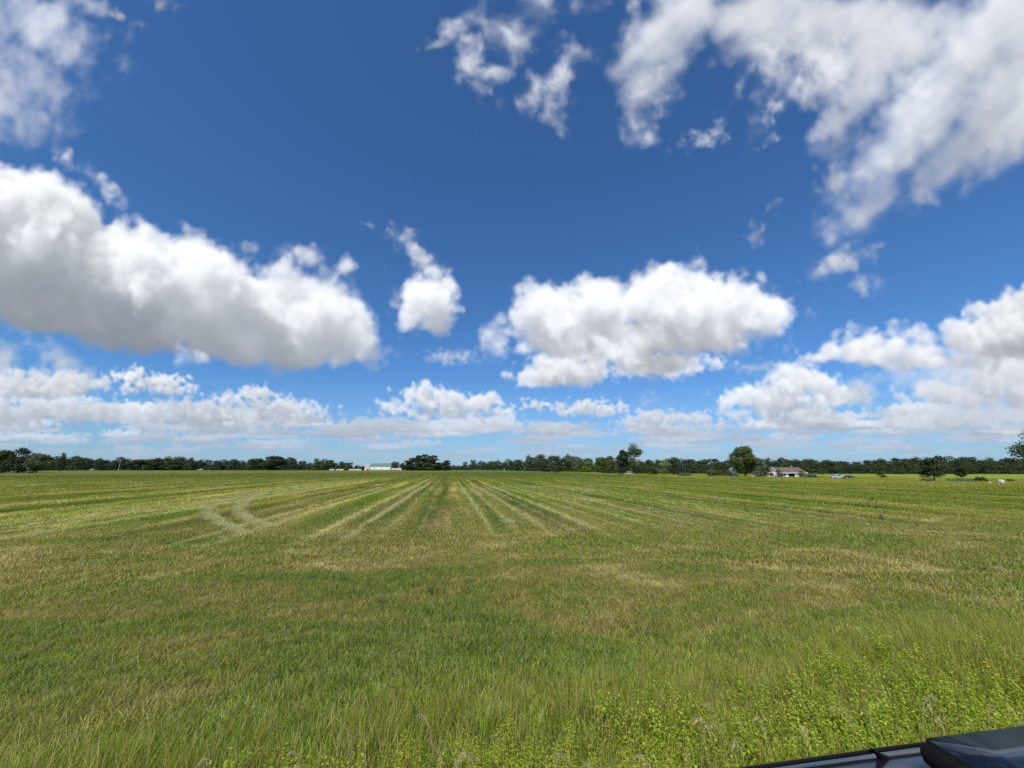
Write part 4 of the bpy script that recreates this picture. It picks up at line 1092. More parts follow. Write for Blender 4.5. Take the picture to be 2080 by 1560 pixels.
M_YARD = plain('whitewashed_concrete', (.60, .59, .56), .8, var=.12, scale=.8)
def bunker(x0, x1, label):
    """long low white concrete wall of the feed yard, with buttresses"""
    D = 515; mp = m_per_px(D); L = (x1-x0)*mp; g = at_depth(.5*(x0+x1), D)
    o = thing('yard_wall', g, label, 'low wall', group='white feed yard walls')
    MB().box((0, 0, .65), (L, .3, 1.7)).build('wall', M_YARD, o)
    MB().box((0, 0, 1.56), (L+.1, .42, .12)).build('coping', M_CONCRETE, o)
bunker(669, 678.5, 'short low white wall left of the yard lamp')
bunker(683, 697.5, 'low white wall just right of the yard lamp')
bunker(709, 733.5, 'longest low white wall, left of the barn')
def camper(px0, px1, D, label):
    mp = m_per_px(D); L = (px1-px0)*mp; g = at_depth(.5*(px0+px1), D)
    c = thing('trailer', g, label, 'trailer')
    MB().prism([(-L/2, .6), (L/2, .6), (L/2, 2.3), (L/2-.4, 2.5), (-L/2+.8, 2.5), (-L/2, 1.7)], -1.1, 1.1).build('body', M_TRIM, c, bevel=.08)
    for x in (-.45, .45): MB().lathe([(.34, -.1), (.36, 0), (.34, .1)], (x, -1.05, .36), 'y').build('wheel', M_TYRE, c)
    for x in (-L*.3, L*.05): MB().box((x, -1.11, 1.75), (1.0, .03, .55)).build('window', M_GLASS, c)
    MB().box((L*.3, -1.11, 1.5), (.65, .03, 1.7)).build('door', M_CONCRETE, c)
    MB().box((-L/2-.6, 0, .55), (1.2, .12, .12)).build('drawbar', M_TYRE, c)
M_TYRE = plain('tyre_rubber', (.022, .022, .023), .85)
camper(795, 807, 518, 'white camper trailer parked right of the barn')
camper(807.5, 815, 505, 'short white trailer between small shed and pine clump')
def implement():
    g = at_depth(748, 470); o = thing('farm_wagon', g, 'small orange farm wagon in the field before the barn', 'wagon')
    MB().prism([(-1.5, .8), (1.5, .8), (1.8, 1.9), (-1.8, 1.9)], -.9, .9).build('box', M_RUST, o)
    for x in (-1, 1):
        for y in (-.95, .95): MB().lathe([(.36, -.1), (.4, 0), (.36, .1)], (x, y, .4), 'y', 14).build('wheel', M_TYRE, o)
    MB().tube([(-1.5, 0, .7), (-3.0, 0, .4)], .06).build('drawbar', M_RUST, o)
implement()

def post(name, px, top, D, label, cat, r=.12, mat=None, lamp=False, arms=False, lean=0.0):
    g = at_depth(px, D); mp = m_per_px(D); H = (953+(CAM_H-g.z)/mp-top)*mp
    o = thing(name, g, label, cat)
    MB().tube([(0, 0, -.3), (lean*H, 0, H)], [r, r*.7], 10).build('pole', mat or M_GALV, o)
    if lamp:
        MB().tube([(0, 0, H-.3), (.9, 0, H+.1)], .05).build('arm', M_GALV, o)
        MB().lathe([(.12, .25), (.45, 0), (.42, -.15), (.2, -.35)], (.9, 0, H+.1)).build('lamp_head', M_TRIM, o)
    if arms:
        MB().box((lean*H*.95, 0, H*.94), (1.8, .12, .12)).build('crossarm', mat or M_GALV, o)
        for x in (-.8, 0, .8): MB().lathe([(.05, 0), (.07, .08), (.04, .2)], (lean*H*.95+x, 0, H*.94+.06)).build('insulator', M_TRIM, o)
        MB().box((0, -.1, .9), (.5, .3, .9)).build('meter_box', M_TRIM, o)
    return o
post('utility_pole', 240.5, 936, 420, 'tall pale utility pole before the left wood', 'pole', .20, arms=True, lean=.008)
post('yard_lamp', 681, 946, 512, 'dark yard lamp post with a white head among the low white walls', 'lamp post', .22, M_ROOF_GREY, lamp=True)
post('marker_post', 1024, 951, 330, 'short grey post at the far end of the field before the middle wood', 'post', .30)
post('marker_post', 425.5, 952.5, 430, 'thin white post before the left wood', 'post', .14, M_TRIM)

# ------------------------------------------------------------------ farmhouse
def farmhouse():
    D = 165; mp = m_per_px(D); g = at_depth(1594, D); X = lambda px: (px-1594)*mp
    h = thing('farmhouse', g, 'long white farmhouse with brown shingle roof and open dark garage door', 'house')
    x0, x1 = X(1553), X(1634.5); go, gc = X(1600), X(1612.5); ez, rz_, dp = 2.25, 4.25, 8.5
    mb = MB()     # front wall in pieces round the garage opening
    mb.box(((x0+go)/2, .1, .85), (go-x0, .2, 2.8)); mb.box(((gc+x1)/2, .1, .85), (x1-gc, .2, 2.8))
    mb.box(((go+gc)/2, .1, 2.17), (gc-go, .2, .16))
    mb.prism([(.2, -.5), (dp, -.5), (dp, ez), (dp/2, rz_-.05), (.2, ez)], x0, x0+.2, 'x'); mb.prism([(.2, -.5), (dp, -.5), (dp, ez), (dp/2, rz_-.05), (.2, ez)], x1-.2, x1, 'x')
    mb.box(((x0+x1)/2, dp-.1, .85), (x1-x0-.4, .2, 2.8)); mb.build('wall', M_WHITE, h)
    mb = MB(); gable_roof(mb, x0, x1, 0, dp, ez, rz_, .55, .14); r = mb.build('roof', M_ROOF_BROWN, h)
    MB().box(((x0+x1)/2, -.60, ez-.19), (x1-x0+1.14, .06, .24)).build('fascia', M_TRIM, r)
    MB().box((X(1622), dp*.5, rz_+.35), (.6, .6, .9)).build('chimney', M_BRICK, r)
    mb = MB(); mb.box(((go+gc)/2, 5.0, 1.0), (gc-go+1.5, .1, 2.4)); mb.box(((go+gc)/2, 2.6, .012), (gc-go+1.5, 4.7, .02)); mb.build('garage_interior', M_INSIDE, h)
    MB().box(((go+gc)/2, -.03, 2.12), (gc-go+.1, .06, .10)).build('garage_door', M_TRIM, h)
    for px, w, z in ((1566, 1.0, 1.45), (1580, 1.5, 1.45), (1592, 1.1, 1.45), (1624, 1.2, 1.45)):
        wd = MB().box((X(px), -.02, z), (w, .06, 1.0)).build('window', M_GLASS, h)
        mb = MB(); mb.box((X(px), -.035, z+.54), (w+.16, .08, .09)); mb.box((X(px), -.045, z-.54), (w+.2, .10, .08))
        for s in (-1, 1): mb.box((X(px)+s*(w/2+.04), -.035, z), (.08, .08, 1.0))
        mb.build('frame', M_TRIM, wd)
    d = MB().box((X(1586), -.02, .95), (.95, .06, 2.05)).build('door', M_BRICK, h)
    MB().lathe([(.03, 0), (.04, .03), (.03, .06)], (X(1586)+.35, -.08, .95)).build('handle', M_GALV, d)
    # the front wing with its gable to the viewer
    a, b = X(1541), X(1567); mb = MB(); gable_walls(mb, a, b, -4.2, .0, 2.2, 4.15, 'y'); mb.build('wing_wall', M_WHITE, h)
    mb = MB(); gable_roof(mb, a, b, -4.2, 3.6, 2.2, 4.2, .45, .14, 'y'); mb.build('wing_roof', M_ROOF_BROWN, h)
    m = (a+b)/2; s = (4.2-2.2)/(m-a)
    mb = MB(); mb.prism([(a-.45, 2.2-.45*s-.10), (m, 4.08), (b+.45, 2.2-.45*s-.10), (b+.45, 2.2-.45*s+.13), (m, 4.33), (a-.45, 2.2-.45*s+.13)], -4.72, -4.652); mb.build('bargeboard', M_TRIM, h)
    MB().box((m, -4.24, .2), (b-a-.02, .10, .9)).build('brick_base', M_BRICK, h)
    wd = MB().box((m, -4.22, 1.5), (1.6, .06, 1.1)).build('window', M_GLASS, h); MB().box((m, -4.25, .91), (1.8, .12, .08)).build('sill', M_TRIM, wd)
    # the cottage whose white gable shows left of the big tree
    D2 = 163; g = at_depth(1487.5, D2); k = m_per_px(D2)
    c = thing('cottage', g, 'white gabled cottage half hidden left of the large leafy tree', 'house', R(-27))
    w = 8.2*k; ez, rz_ = (970-955.5)*k-.1, (970-949.6)*k-.15
    mb = MB(); gable_walls(mb, -w, w, 0, 8, ez, rz_, 'y'); mb.build('wall', M_WHITE, c)
    mb = MB(); gable_roof(mb, -w, w, 0, 8, ez, rz_+.03, .35, .14, 'y'); r = mb.build('roof', M_ROOF_BROWN, c)
    s = (rz_-ez)/w; lo = ez-.35*s
    MB().prism([(-w-.35, lo-.12), (0, rz_-.10), (w+.35, lo-.12), (w+.35, lo+.16), (0, rz_+.20), (-w-.35, lo+.16)], -.42, -.352).build('bargeboard', M_TRIM, r)
    for x, z in ((.85, 1.35), (-.75, 1.35)):
        wd = MB().box((x, -.02, z), (.62, .06, 1.0)).build('window', M_GLASS, c); MB().box((x, -.05, z-.54), (.8, .12, .08)).build('sill', M_TRIM, wd)
    MB().box((0, -.02, rz_-.9), (.5, .06, .4)).build('attic_vent', M_ROOF_GREY, c)
farmhouse()

# ------------------------------------------------------------------ vehicles
M_CHROME = plain('bright_metal', (.62, .63, .65), .25, .9, var=.03)
M_LAMP_W = plain('headlamp_glass', (.75, .77, .8), .12, var=.02); M_LAMP_R = plain('tail_lamp_glass', (.35, .02, .02), .15, var=.02)
def paint(name, c, rough=.28): return plain(name, c, rough, .15, 1.0, var=.03)
def wheel(parent, x, y, r, w=.24):
    s = 1 if y > 0 else -1
    o = MB().lathe([(r*.62, -w/2), (r*.93, -w/2), (r, -w*.3), (r, w*.3), (r*.93, w/2), (r*.62, w/2)], (0, 0, 0), 'y', 28).build('wheel', M_TYRE, parent, (x, y, r), smooth=False)
    mb = MB().lathe([(r*.60, s*w*.30), (r*.52, s*w*.47), (r*.16, s*w*.50), (.02, s*w*.52)], (0, 0, 0), 'y', 20); mb.build('rim', M_CHROME, o)
    return o
def sheet(parent, name, pts, mat, th=.015, nrm=None):
    """a thin panel with thickness over four corner points"""
    p = [Vector(q) for q in pts]; n = Vector(nrm).normalized()
    mb = MB(); mb.add([q+n*th for q in p]+[q-n*th for q in p], [tuple(range(len(p))), tuple(range(2*len(p)-1, len(p)-1, -1))]+[(i, i+len(p), (i+1)%len(p)+len(p), (i+1)%len(p)) for i in range(len(p))])
    return mb.build(name, mat, parent)
def far_vehicle(name, label, cat, loc, rz, kind, mat):
    v = thing(name, loc, label, cat, rz); W = .92
    if kind == 'pickup':
        low = [(-2.75, .42), (2.75, .42), (2.75, 1.12), (.75, 1.12), (-1.25, 1.14), (-2.62, 1.02), (-2.8, .75)]
        cab = [(-1.25, 1.13), (.70, 1.13), (.55, 1.78), (.40, 1.83), (-.45, 1.83), (-.60, 1.78)]; wx = (-1.85, 1.65); r = .40
    elif kind == 'suv':
        low = [(-2.25, .38), (2.25, .38), (2.30, 1.05), (-1.0, 1.08), (-2.1, .95), (-2.3, .7)]
        cab = [(-1.0, 1.06), (2.25, 1.04), (2.0, 1.62), (1.8, 1.68), (-.2, 1.68), (-.35, 1.64)]; wx = (-1.4, 1.4); r = .37
    else:
        low = [(-2.2, .32), (2.2, .32), (2.25, .9), (-1.0, .92), (-2.05, .82), (-2.25, .6)]
        cab = [(-1.0, .90), (1.75, .90), (1.25, 1.36), (1.05, 1.41), (-.15, 1.41), (-.35, 1.37)]; wx = (-1.35, 1.35); r = .32
    MB().prism(low, -W, W).build('body', mat, v, bevel=.06)
    n = len(cab); k = .16; zc = cab[0][1]; zt = max(c[1] for c in cab)
    vs = [(x, s*(W-.04-k*(z-zc)/(zt-zc)), z) for s in (-1, 1) for x, z in cab]
    MB().add(vs, [tuple(range(n)), tuple(range(2*n-1, n-1, -1))]+[(i, i+n, (i+1)%n+n, (i+1)%n) for i in range(n)]).build('cabin', mat, v, bevel=.03)
    for s in (-1, 1):
        f = lambda x, z: (x, s*(W-.035-k*(z-zc)/(zt-zc)), z)
        a, b = cab[0][0]+.25, cab[1][0]-.12; ta, tb = cab[-1][0]+.05, cab[2][0]-.05; m = .5*(a+b); tm = .5*(ta+tb); zb, zz = zc+.06, zt-.13
        for q in ((a, m-.04, tm-.04, ta), (m+.04, b, tb, tm+.04)):
            sheet(v, 'window', [f(q[0], zb), f(q[1], zb), f(q[2], zz), f(q[3], zz)], M_GLASS, .01, (0, s, .2))
        MB().box((cab[0][0]+.15, s*(W+.10), zc+.08), (.16, .2, .14)).build('mirror', mat, v)
        for x in (a+.75, b-.35):
            MB().box((x, s*(W+.012), zc-.12), (.18, .025, .035)).build('door_handle', M_CHROME, v)
    x0, x1 = cab[0][0], cab[-1][0]; t = .14
    sheet(v, 'windscreen', [(x0+.06+.0, -W+.12, zc+.06), (x0+.06, W-.12, zc+.06), (x1-.02, W-k-.14, zt-.12), (x1-.02, -W+k+.14, zt-.12)], M_GLASS, .02, (-1, 0, .8))
    x0, x1 = cab[1][0], cab[2][0]
    sheet(v, 'rear_window', [(x0-.04, -W+.12, zc+.08), (x0-.04, W-.12, zc+.08), (x1+.01, W-k-.14, zt-.14), (x1+.01, -W+k+.14, zt-.14)], M_GLASS, .02, (1, 0, .5))
    for x in wx:
        for s in (-1, 1): wheel(v, x, s*(W-.10), r)
    xf, xb = low[-1][0], max(p[0] for p in low); zl = low[-2][1]-.12
    for s in (-1, 1):
        MB().box((xf+.10, s*.66, zl), (.16, .34, .16)).build('headlight', M_LAMP_W, v); MB().box((xb-.01, s*.78, zc-.22), (.08, .2, .26)).build('tail_light', M_LAMP_R, v)
    MB().box((xf-.02, 0, low[0][1]+.14), (.14, W*1.9, .2)).build('bumper', M_CHROME if kind == 'pickup' else mat, v); MB().box((xb+.05, 0, low[0][1]+.14), (.14, W*1.9, .2)).build('bumper', M_CHROME if kind == 'pickup' else mat, v)
    MB().box((xf+.05, 0, zl-.02), (.14, .9, .2)).build('grille', M_INSIDE, v)
    if kind == 'pickup': MB().box((1.75, 0, 1.17), (1.96, W*1.86, .10)).build('bed_cover', M_TRIM, v, bevel=.03)
    return v
M_VAN = paint('off_white_paint', (.50, .50, .49))
def stand(px, D): g = at_depth(px, D); return (g.x, g.y, g.z+.02)
far_vehicle('suv', 'black car parked at the right end of the farmhouse', 'car', stand(1644, 152), R(16), 'suv', paint('black_paint', (.012, .012, .014)))
far_vehicle('pickup_truck', 'light blue pickup truck with a white bed cover in the farmyard', 'pickup truck', stand(1699, 150), R(4), 'pickup', paint('light_blue_paint', (.46, .57, .66)))
far_vehicle('sedan', 'dark car parked behind the tail of the light blue pickup', 'car', stand(1720, 147), R(20), 'sedan', paint('dark_grey_paint', (.045, .05, .055)))
far_vehicle('sedan', 'white car parked inside the open garage of the farmhouse', 'car', (lambda g: (g.x, g.y+2.9, g.z+.03))(at_depth(1606.2, 165)), R(90), 'sedan', paint('white_paint', (.72, .72, .72)))
far_vehicle('van', 'white vehicle standing in the shade under the tallest tree group', 'van', stand(1275.5, 178), R(8), 'suv', M_VAN)
far_vehicle('van', 'white vehicle before the left wood, left of the utility pole', 'van', stand(187, 400), R(-6), 'suv', M_VAN)
far_vehicle('van', 'tiny white vehicle before the left wood, left of the thin white post', 'van', stand(407, 395), R(12), 'suv', M_VAN)
def flatbed():
    t = thing('flatbed_trailer', stand(1733, 150), 'low dark flatbed trailer right of the parked cars', 'trailer', R(6))
    MB().box((0, 0, .62), (3.4, 1.9, .14)).build('deck', M_ROOF_GREY, t)
    MB().tube([(-1.7, 0, .55), (-2.8, 0, .48)], .06).build('drawbar', M_ROOF_GREY, t)
    for s in (-1, 1): wheel(t, .3, s*1.03, .33, .2)
flatbed()
M_DRIVE = plain('gravel_drive', (.42, .39, .34), .9, var=.25, scale=8)
def driveway():
    mb = MB(); pts = [at_depth(1530, 156), at_depth(1600, 158), at_depth(1660, 152), at_depth(1740, 147), at_depth(1800, 146)]
    for p in pts:
        for q in (-4.2, 3.6): mb.v.append((p.x, p.y+q, float(ground_z(p.x, p.y+q))+.012))
    mb.f = [(2*i, 2*i+2, 2*i+3, 2*i+1) for i in range(len(pts)-1)]
    tag(mb.build('driveway', M_DRIVE), kind='structure')
driveway()

# ------------------------------------------------------------------ white boulders in the meadow
M_STONE = plain('white_stone', (.60, .58, .53), .85, var=.18, scale=2.0)
def boulder(px0, px1, top, D, label, seed, lean=0):
    g = at_depth(.5*(px0+px1), D); mp = m_per_px(D); W = (px1-px0)*mp*.72; H = W*.50
    bm = bmesh.new(); bmesh.ops.create_icosphere(bm, subdivisions=3, radius=1); rng = np.random.RandomState(seed); d = rng.normal(0, 1, (7, 3))
    for v in bm.verts:
        n = v.co.normalized(); k = 1+.16*sum(math.sin(3.4*n.dot(Vector(q))) for q in d)/2
        v.co = Vector((n.x*W*.5*k, n.y*W*.35*k, max(-.3, n.z*H*.8*k)-lean*n.x*W*.22))
    me = bpy.data.meshes.new('boulder'); bm.to_mesh(me); bm.free(); me.materials.append(M_STONE)
    for p in me.polygons: p.use_smooth = True
    return tag(link('boulder', me, None, (g.x, g.y, g.z+H*.45+.75)), label, 'boulder')
boulder(2000, 2009, 987, 80, 'smaller white boulder in the meadow near the right edge', 4)
boulder(2021, 2035, 983, 84, 'larger slanting white boulder in the meadow near the right edge', 5, 1.0)

# ------------------------------------------------------------------ the car the photograph is taken over
def parked_suv():
    ox, oy = to_xy(0.0, 0.40); car = thing('suv', (ox, oy, ROAD_Z+.006), 'dark blue-black car in the right foreground with a raised sunroof panel', 'car', R(9))
    M_BODY = material('blue_black_paint', lambda k: bsdf(k, k.ramp(k.noise(k.n('ShaderNodeTexCoord').outputs['Object'], 60, 2), [(.3, (.009, .011, .016)), (.7, (.013, .016, .023))]), .18, 0.0, .25))
    M_PANEL = material('tinted_panel', lambda k: bsdf(k, k.ramp(k.noise(k.n('ShaderNodeTexCoord').outputs['Object'], 2.5, 4), [(.3, (.008, .012, .022)), (.7, (.012, .018, .032))]),
                       k.m('MULTIPLY_ADD', k.noise(k.n('ShaderNodeTexCoord').outputs['Object'], 5, 5), .16, .05), coat=.0, spec=.28))
    M_SEAL = plain('black_seal', (.003, .003, .0035), .7, var=.1, spec=.2)
    cab = lambda x, z, s=1.0: (x, [(0, z+.012), (.45, z+.008), (.640, z-.004), (.700, z-.09), (.86, 1.10), (.93, .86), (.93, .50), (.87, .28), (0, .28)])
    nose = lambda x, z, w=.93, lo=.30: (x, [(0, z), (.42, z-.01), (.66, z-.03), (.80, z-.07), (w-.04, z-.16), (w, z*.72), (w, .50), (w-.07, lo), (0, lo)])
    st = [nose(-.62, .92, .84, .42), nose(-.56, 1.00, .90), nose(-.46, 1.12), cab(-.02, 1.64), cab(.20, 1.69), cab(1.0, 1.703), cab(1.9, 1.695), cab(2.55, 1.64), nose(3.35, 1.16), nose(3.75, 1.10), nose(4.20, 1.00), nose(4.36, .90, .88), nose(4.42, .78, .82, .40)]
    V, F = [], []; n = 16
    for x, half in st:
        ring = [(y, z) for y, z in half]+[(-y, z) for y, z in half[-2:0:-1]]
        V += [(x, y, z) for y, z in ring]
    for i in range(len(st)-1): F += [(i*n+k, i*n+(k+1)%n, (i+1)*n+(k+1)%n, (i+1)*n+k) for k in range(n)]
    F += [tuple(range(n))[::-1], tuple((len(st)-1)*n+k for k in range(n))]
    MB().add(V, F).build('body', M_BODY, car, smooth=True, sub=2)
    for s in (-1, 1):
        MB().tube([(.12, s*.628, 1.650), (.6, s*.633, 1.664), (1.2, s*.633, 1.668), (2.0, s*.628, 1.654), (2.5, s*.62, 1.60)], .007, 8).build('roof_trim', M_SEAL, car, smooth=True)
        MB().tube([(.14, s*.585, 1.684), (.6, s*.59, 1.697), (1.2, s*.59, 1.701), (2.0, s*.588, 1.688)], .004, 6).build('roof_seam', M_SEAL, car, smooth=True)
        f = lambda x, z: (x, s*(.705+(.86-.705)*(1.60-z)/.5+.006), z)
        for a, b, ta, tb in ((.10, 1.15, .22, 1.13), (1.22, 2.42, 1.20, 2.12)):
            sheet(car, 'window', [f(a, 1.16), f(b, 1.16), f(tb, 1.53), f(ta, 1.53)], M_GLASS, .008, (0, s, .38))
        for x in (1.0, 2.15): MB().box((x, s*.945, .98), (.20, .03, .035)).build('door_handle', M_CHROME, car, bevel=.01)
        m = MB().box((2.45, s*1.02, 1.16), (.16, .22, .16)).build('mirror', M_BODY, car, bevel=.04)
        MB().box((4.30, s*.62, .80), (.16, .36, .14)).build('headlight', M_LAMP_W, car, bevel=.03)
        MB().box((-.56, s*.72, .92), (.10, .22, .26)).build('tail_light', M_LAMP_R, car, bevel=.03)
        for x in (.42, 3.42):
            wheel(car, x, s*.86, .36)
            MB().tube([(x+.44*math.cos(a), s*.925, .36+.44*math.sin(a)) for a in [R(-8+14*i) for i in range(15)]], .03, 6).build('wheel_arch', M_SEAL, car)
    sheet(car, 'windscreen', [(2.66, -.60, 1.60), (2.66, .60, 1.60), (3.26, .74, 1.20), (3.26, -.74, 1.20)], M_GLASS, .012, (.55, 0, .8))
    sheet(car, 'rear_window', [(-.10, -.60, 1.56), (-.10, .60, 1.56), (-.40, .70, 1.20), (-.40, -.70, 1.20)], M_GLASS, .012, (-.75, 0, .6))
    MB().box((4.42, 0, .62), (.06, 1.0, .2)).build('grille', M_SEAL, car, bevel=.02)
    # sunroof glass, slid back and raised above the roof, on a thick black seal
    px0, px1, py0, py1, z = 1.056, 2.25, -.46, .470, 1.775
    seal = MB().box(((px0+px1)/2, (py0+py1)/2, z), (px1-px0, py1-py0, .050)).build('sunroof_seal', M_SEAL, car, bevel=.022)
    pan = MB(); nx, ny = 12, 10; pv = []
    for i in range(nx+1):
        for j in range(ny+1):
            a, b = 2*i/nx-1, 2*j/ny-1
            pv.append((px0+.020+(px1-px0-.03)*i/nx, py0+.012+(py1-py0-.024)*j/ny, z+.0255+.012*(1-a*a)*(1-b*b)))
    pan.add(pv, [(i*(ny+1)+j, (i+1)*(ny+1)+j, (i+1)*(ny+1)+j+1, i*(ny+1)+j+1) for i in range(nx) for j in range(ny)])
    o = pan.build('sunroof_panel', M_PANEL, car, smooth=True); md = o.modifiers.new('thick', 'SOLIDIFY'); md.thickness = .006; md.offset = 0
    for y in (py0+.12, py1-.12): MB().box((px0+.45, y, 1.735), (.5, .03, .065)).build('sunroof_arm', M_SEAL, car)
    # small fin antenna
    fin = [(-.030, .062), (-.002, .040), (.026, .026), (.060, .016), (.10, .006), (.10, -.016), (-.012, -.016), (-.004, .010), (-.012, .034)]
    MB().prism([(1.088+a*1.1, 1.668+b*.85) for a, b in fin], .566, .584).build('fin_antenna', M_SEAL, car, bevel=.003)
parked_suv()

# ------------------------------------------------------------------ single plants of the verge
M_STALK = plain('stalk_green', (.12, .17, .05), .7, var=.2)
M_STALK_DRY = plain('stalk_dry', (.38, .30, .18), .8, var=.2)
M_PLUME = leafy('goldenrod_bloom', ramp_leaf([(0, (.26, .35, .04)), (.5, (.42, .45, .05)), (1, (.58, .54, .06))]), .3, .6)
M_SPIKE = leafy('dry_spikelets', ramp_leaf([(0, (.32, .26, .15)), (.5, (.42, .35, .21)), (1, (.54, .47, .31))]), .3, .7)
M_WEED = leafy('weed_leaves', ramp_leaf([(0, (.028, .075, .022)), (.6, (.045, .105, .030)), (1, (.075, .14, .045))]), .25, .45, .4)
M_FLOWER = leafy('yellow_petals', ramp_leaf([(0, (.70, .48, .01)), (1, (.80, .60, .02))]), .25, .5)

def goldenrod_parts(seed, bloom):
    rng = np.random.RandomState(seed); H = 1.0
    stem = MB().tube([(0, 0, -.05), (.012, .008, .5), (.03, .0, .97)], [.006, .005, .002], 5)
    V, F, Rn = [], [], []
    for i in range(34):
        t = .08+.74*i/34; a = i*2.4; l = .13*(1.1-.55*t)*rng.uniform(.8, 1.2); tl = rng.uniform(.25, .8)
        c = np.array([.03*t*t, .008*t, t]); o = np.array([math.cos(a)*math.cos(tl), math.sin(a)*math.cos(tl), math.sin(tl)]); sd = np.array([-math.sin(a), math.cos(a), 0])*l*.11
        k = len(V); V += [c, c+o*l*.4+sd, c+o*l+np.array([0, 0, -l*.2]), c+o*l*.4-sd]; F.append([k, k+1, k+2, k+3]); Rn += [min(1, .3+.5*t+rng.uniform(0, .25))]*4
    leaves = mesh_np('leaves', V, [np.array(F)], M_FORB, Rn)
    V, F, Rn = [], [], []
    for i in range(34):      # side branches of the plume, each a row of tiny heads
        t = .66+.34*i/34; a = i*2.4+rng.uniform(-.5, .5); l = (.15 if bloom else .11)*(1.06-t)/.36*rng.uniform(.7, 1.2)
        for j in range(7):
            s = (j+.5)/7; c = np.array([.03*t*t+math.cos(a)*l*s, math.sin(a)*l*s, t+l*s*(.75-.55*s)])
            for q in range(5):
                d = rng.normal(0, 1, 3); d /= np.linalg.norm(d); e = np.cross(d, rng.normal(0, 1, 3)); e /= np.linalg.norm(e); w = rng.uniform(.0032, .0072)
                k = len(V); V += [c-d*w, c+e*w, c+d*w, c-e*w]; F.append([k, k+1, k+2, k+3]); Rn += [rng.uniform(0, .55) if not bloom else rng.uniform(.2, 1)]*4
    plume = mesh_np('flower_plume', V, [np.array(F)], M_PLUME, Rn)
    return stem, leaves, plume
def oat_parts(seed):
    rng = np.random.RandomState(seed); dr = rng.uniform(.10, .20)
    st = [(0, 0, -.05), (.008, 0, .25), (.02, 0, .47), (.038, 0, .66), (.055+dr*.10, 0, .80), (.06+dr*.32, 0, .89), (.06+dr*.65, 0, .945), (.06+dr*1.0, 0, .955), (.06+dr*1.3, 0, .925)]
    V, F, Rn = [], [], []
    for i in range(26):
        t = .52+.48*i/26; q = t*8; b = min(7, int(q)); f = q-b
        c = np.array(st[b])*(1-f)+np.array(st[b+1])*f; a = rng.uniform(-.9, .9); l = rng.uniform(.030, .060)
        o = np.array([.55*math.cos(a)+.25, math.sin(a)*.8, -rng.uniform(.2, .8)]); o /= np.linalg.norm(o)
        sd = np.cross(o, [0.2, .3, 1]); sd /= np.linalg.norm(sd)
        for s2 in (sd, np.cross(o, sd)):
            k = len(V); V += [c, c+o*l*.4+s2*.0055, c+o*l, c+o*l*.4-s2*.0055]; F.append([k, k+1, k+2, k+3]); Rn += [rng.uniform()]*4
    stem = MB().tube(st, [.004, .0038, .0035, .003, .0028, .0025, .002, .0016, .001], 5)
    return stem, mesh_np('seed_head', V, [np.array(F)], M_SPIKE, Rn)
rs_ = np.random.RandomState(12)
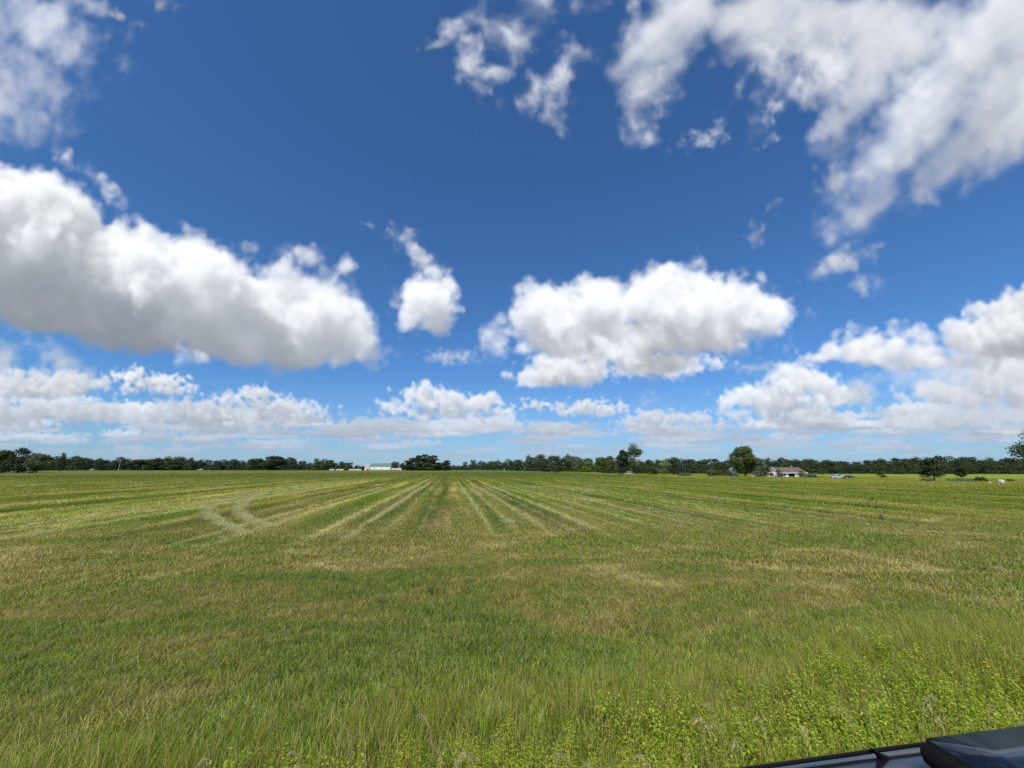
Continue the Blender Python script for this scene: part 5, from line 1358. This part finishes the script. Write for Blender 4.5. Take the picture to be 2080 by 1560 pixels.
def plant_kinds():
    kinds = {'gold': [], 'bud': [], 'oat': []}
    def spot(px, py, h):
        d = ray(px, py); t = 2.0
        for _ in range(30):
            t = .5*t+.5*(CAM_H-float(ground_z(d[0]*t, d[1]*t))-h)/(-d[2])
        return Vector((d[0]*t, d[1]*t, float(ground_z(d[0]*t, d[1]*t))))
    gold = [(820, 1484, .78, 1), (858, 1499, .74, 0), (941, 1482, .80, 1), (969, 1497, .76, 1), (1010, 1474, .80, 1), (1030, 1452, .84, 1), (1080, 1456, .82, 0), (1152, 1463, .82, 1), (1070, 1510, .74, 1),
            (1135, 1515, .76, 1), (813, 1543, .70, 1), (768, 1538, .70, 0), (790, 1512, .72, 0), (1274, 1494, .80, 1), (1345, 1508, .74, 0), (588, 1505, .70, 0), (612, 1518, .66, 0), (640, 1510, .68, 0), (689, 1538, .66, 1),
            (1210, 1490, .72, 0), (1105, 1482, .74, 0), (985, 1520, .72, 0), (925, 1530, .70, 0), (870, 1530, .70, 0), (1030, 1535, .70, 1), (1170, 1540, .70, 0)]
    oat = [(890, 1455, .92), (907, 1512, .86), (945, 1540, .78), (880, 1550, .76), (1201, 1526, .80), (1229, 1540, .78), (1336, 1523, .80), (1388, 1530, .78), (329, 1546, .74), (384, 1530, .76), (706, 1504, .82), (626, 1512, .80),
           (1470, 1424, .88), (1448, 1433, .88), (1790, 1452, .74), (1850, 1393, .86), (1880, 1398, .84), (1740, 1430, .80), (1560, 1440, .80), (1640, 1452, .78), (1995, 1430, .72), (2040, 1440, .70), (1410, 1440, .84), (1110, 1528, .78), (1300, 1540, .76), (1500, 1470, .78), (1915, 1440, .72)]
    def place(kind, key, px, py, h, build, label, cat, group):
        loc = spot(px, py, h); rz = rs_.uniform(0, 6.28); L = kinds[key]
        if len(L) < 3:
            r = thing(kind, loc, label, cat, rz, group); build(r, len(L)); L.append(r)
        else:
            r = copy_tree(L[rs_.randint(3)]); r.location = loc; r.rotation_euler = (0, 0, rz); r['label'] = label
        r.scale = (h, h, h) if kind == 'goldenrod' else (h*.8, h*.8, h)
    def b_gold(bl):
        def f(r, i):
            s, lv, pl = goldenrod_parts(40+i+10*bl, bl); s.build('stem', M_STALK, r); link('leaves', lv, r); link('flower_plume', pl, r)
        return f
    def b_oat(r, i):
        s, hd = oat_parts(70+i); s.build('stem', M_STALK_DRY, r); link('seed_head', hd, r)
    for px, py, h, bl in gold:
        place('goldenrod', 'gold' if bl else 'bud', px, py, h, b_gold(bl), 'goldenrod with a bright yellow plume on the near verge' if bl else 'goldenrod still in yellow-green bud on the near verge', 'wildflower', 'goldenrod along the verge')
    for px, py, h in oat:
        side = 'to the left among the goldenrod' if px < 1150 else 'to the right among the leafy weeds'
        place('dry_grass_stalk', 'oat', px, py, h, b_oat, 'dry tan grass stalk with a drooping seed head, '+side, 'grass stalk', 'dry seed heads among the goldenrod' if px < 1150 else 'dry seed heads among the leafy weeds')
    # two yellow blossoms at the right
    for px, py, lab in ((1999, 1346, 'upper of two small bright yellow flowers in the grass at the right'), (2007, 1355, 'lower of two small bright yellow flowers in the grass at the right')):
        h = .42; loc = spot(px, py, h); r = thing('yellow_flower', loc, lab, 'wildflower', 0, 'two yellow flowers at the right')
        MB().tube([(0, 0, 0), (.01, 0, h)], [.004, .003], 5).build('stem', M_STALK, r)
        V, F, Rn = [], [], []
        for i in range(14):
            a = i*2*math.pi/14; c = np.array([.01, 0, h]); o = np.array([math.cos(a), math.sin(a), .35]); sd = np.array([-math.sin(a), math.cos(a), 0])
            k = len(V); V += [c, c+o*.014+sd*.005, c+o*.022, c+o*.014-sd*.005]; F.append([k, k+1, k+2, k+3]); Rn += [i/14]*4
        link('blossom', mesh_np('blossom', V, [np.array(F)], M_FLOWER, Rn), r)
    # tall leafy weed standing alone at the right, and dark weed clumps left standing in the mown field
    def weed(px, py, size, label, mat, hk=1.0, group=None, seed=0):
        g = on_ground(px, py); r = thing('weed_clump', g, label, 'weed', rs_.uniform(0, 6.28), group)
        rng = np.random.RandomState(seed+int(px))
        link('leaves', forb_mesh('leaves', seed+int(px), 9, .5*size*hk, size*hk, mat, .13*size), r)
        mb = MB()
        for q in range(3): mb.tube([(0, 0, -.02), (rng.normal(0, .08*size), rng.normal(0, .08*size), .7*size*hk)], [.006, .003], 5)
        mb.build('stem', M_STALK, r)
    weed(1798, 1362, .62, 'single pale green leafy weed standing in the grass at the right', M_FORB, 1.0)
    near = [(690, 1188, .30), (637, 1180, .26), (880, 1212, .34), (955, 1190, .28), (775, 1235, .24), (672, 1215, .26), (715, 1217, .24), (600, 1245, .22), (538, 1225, .22), (755, 1205, .2), (1010, 1235, .2)]
    for i, (px, py, s) in enumerate(near): weed(px, py, s*1.35, 'small dark green weed clump in the mown field left of the middle', M_WEED, .8, 'dark weed clumps left of the middle', 3)
    off = [(1772, 1021, .75), (1763, 1029, .5), (1791, 1058, .6), (1797, 1046, .5), (1690, 1045, .5), (1783, 1041, .45), (1848, 1058, .45), (1865, 1072, .4), (1990, 1037, .5), (2003, 1038, .4), (1802, 1053, .4), (1668, 1044, .4)]
    for i, (px, py, s) in enumerate(off): weed(px, py, s*.7, 'dark upright weed in the mown field at the right', M_WEED, 1.3, 'dark weeds in the field at the right', 5)
    for px, py, s in ((1516, 1042, .8), (1462, 1012, .7), (1456, 1010, .5)): weed(px, py, s*.6, 'dark upright weed in the mown field right of the middle', M_WEED, 1.3, 'dark weeds right of the middle', 7)
plant_kinds()
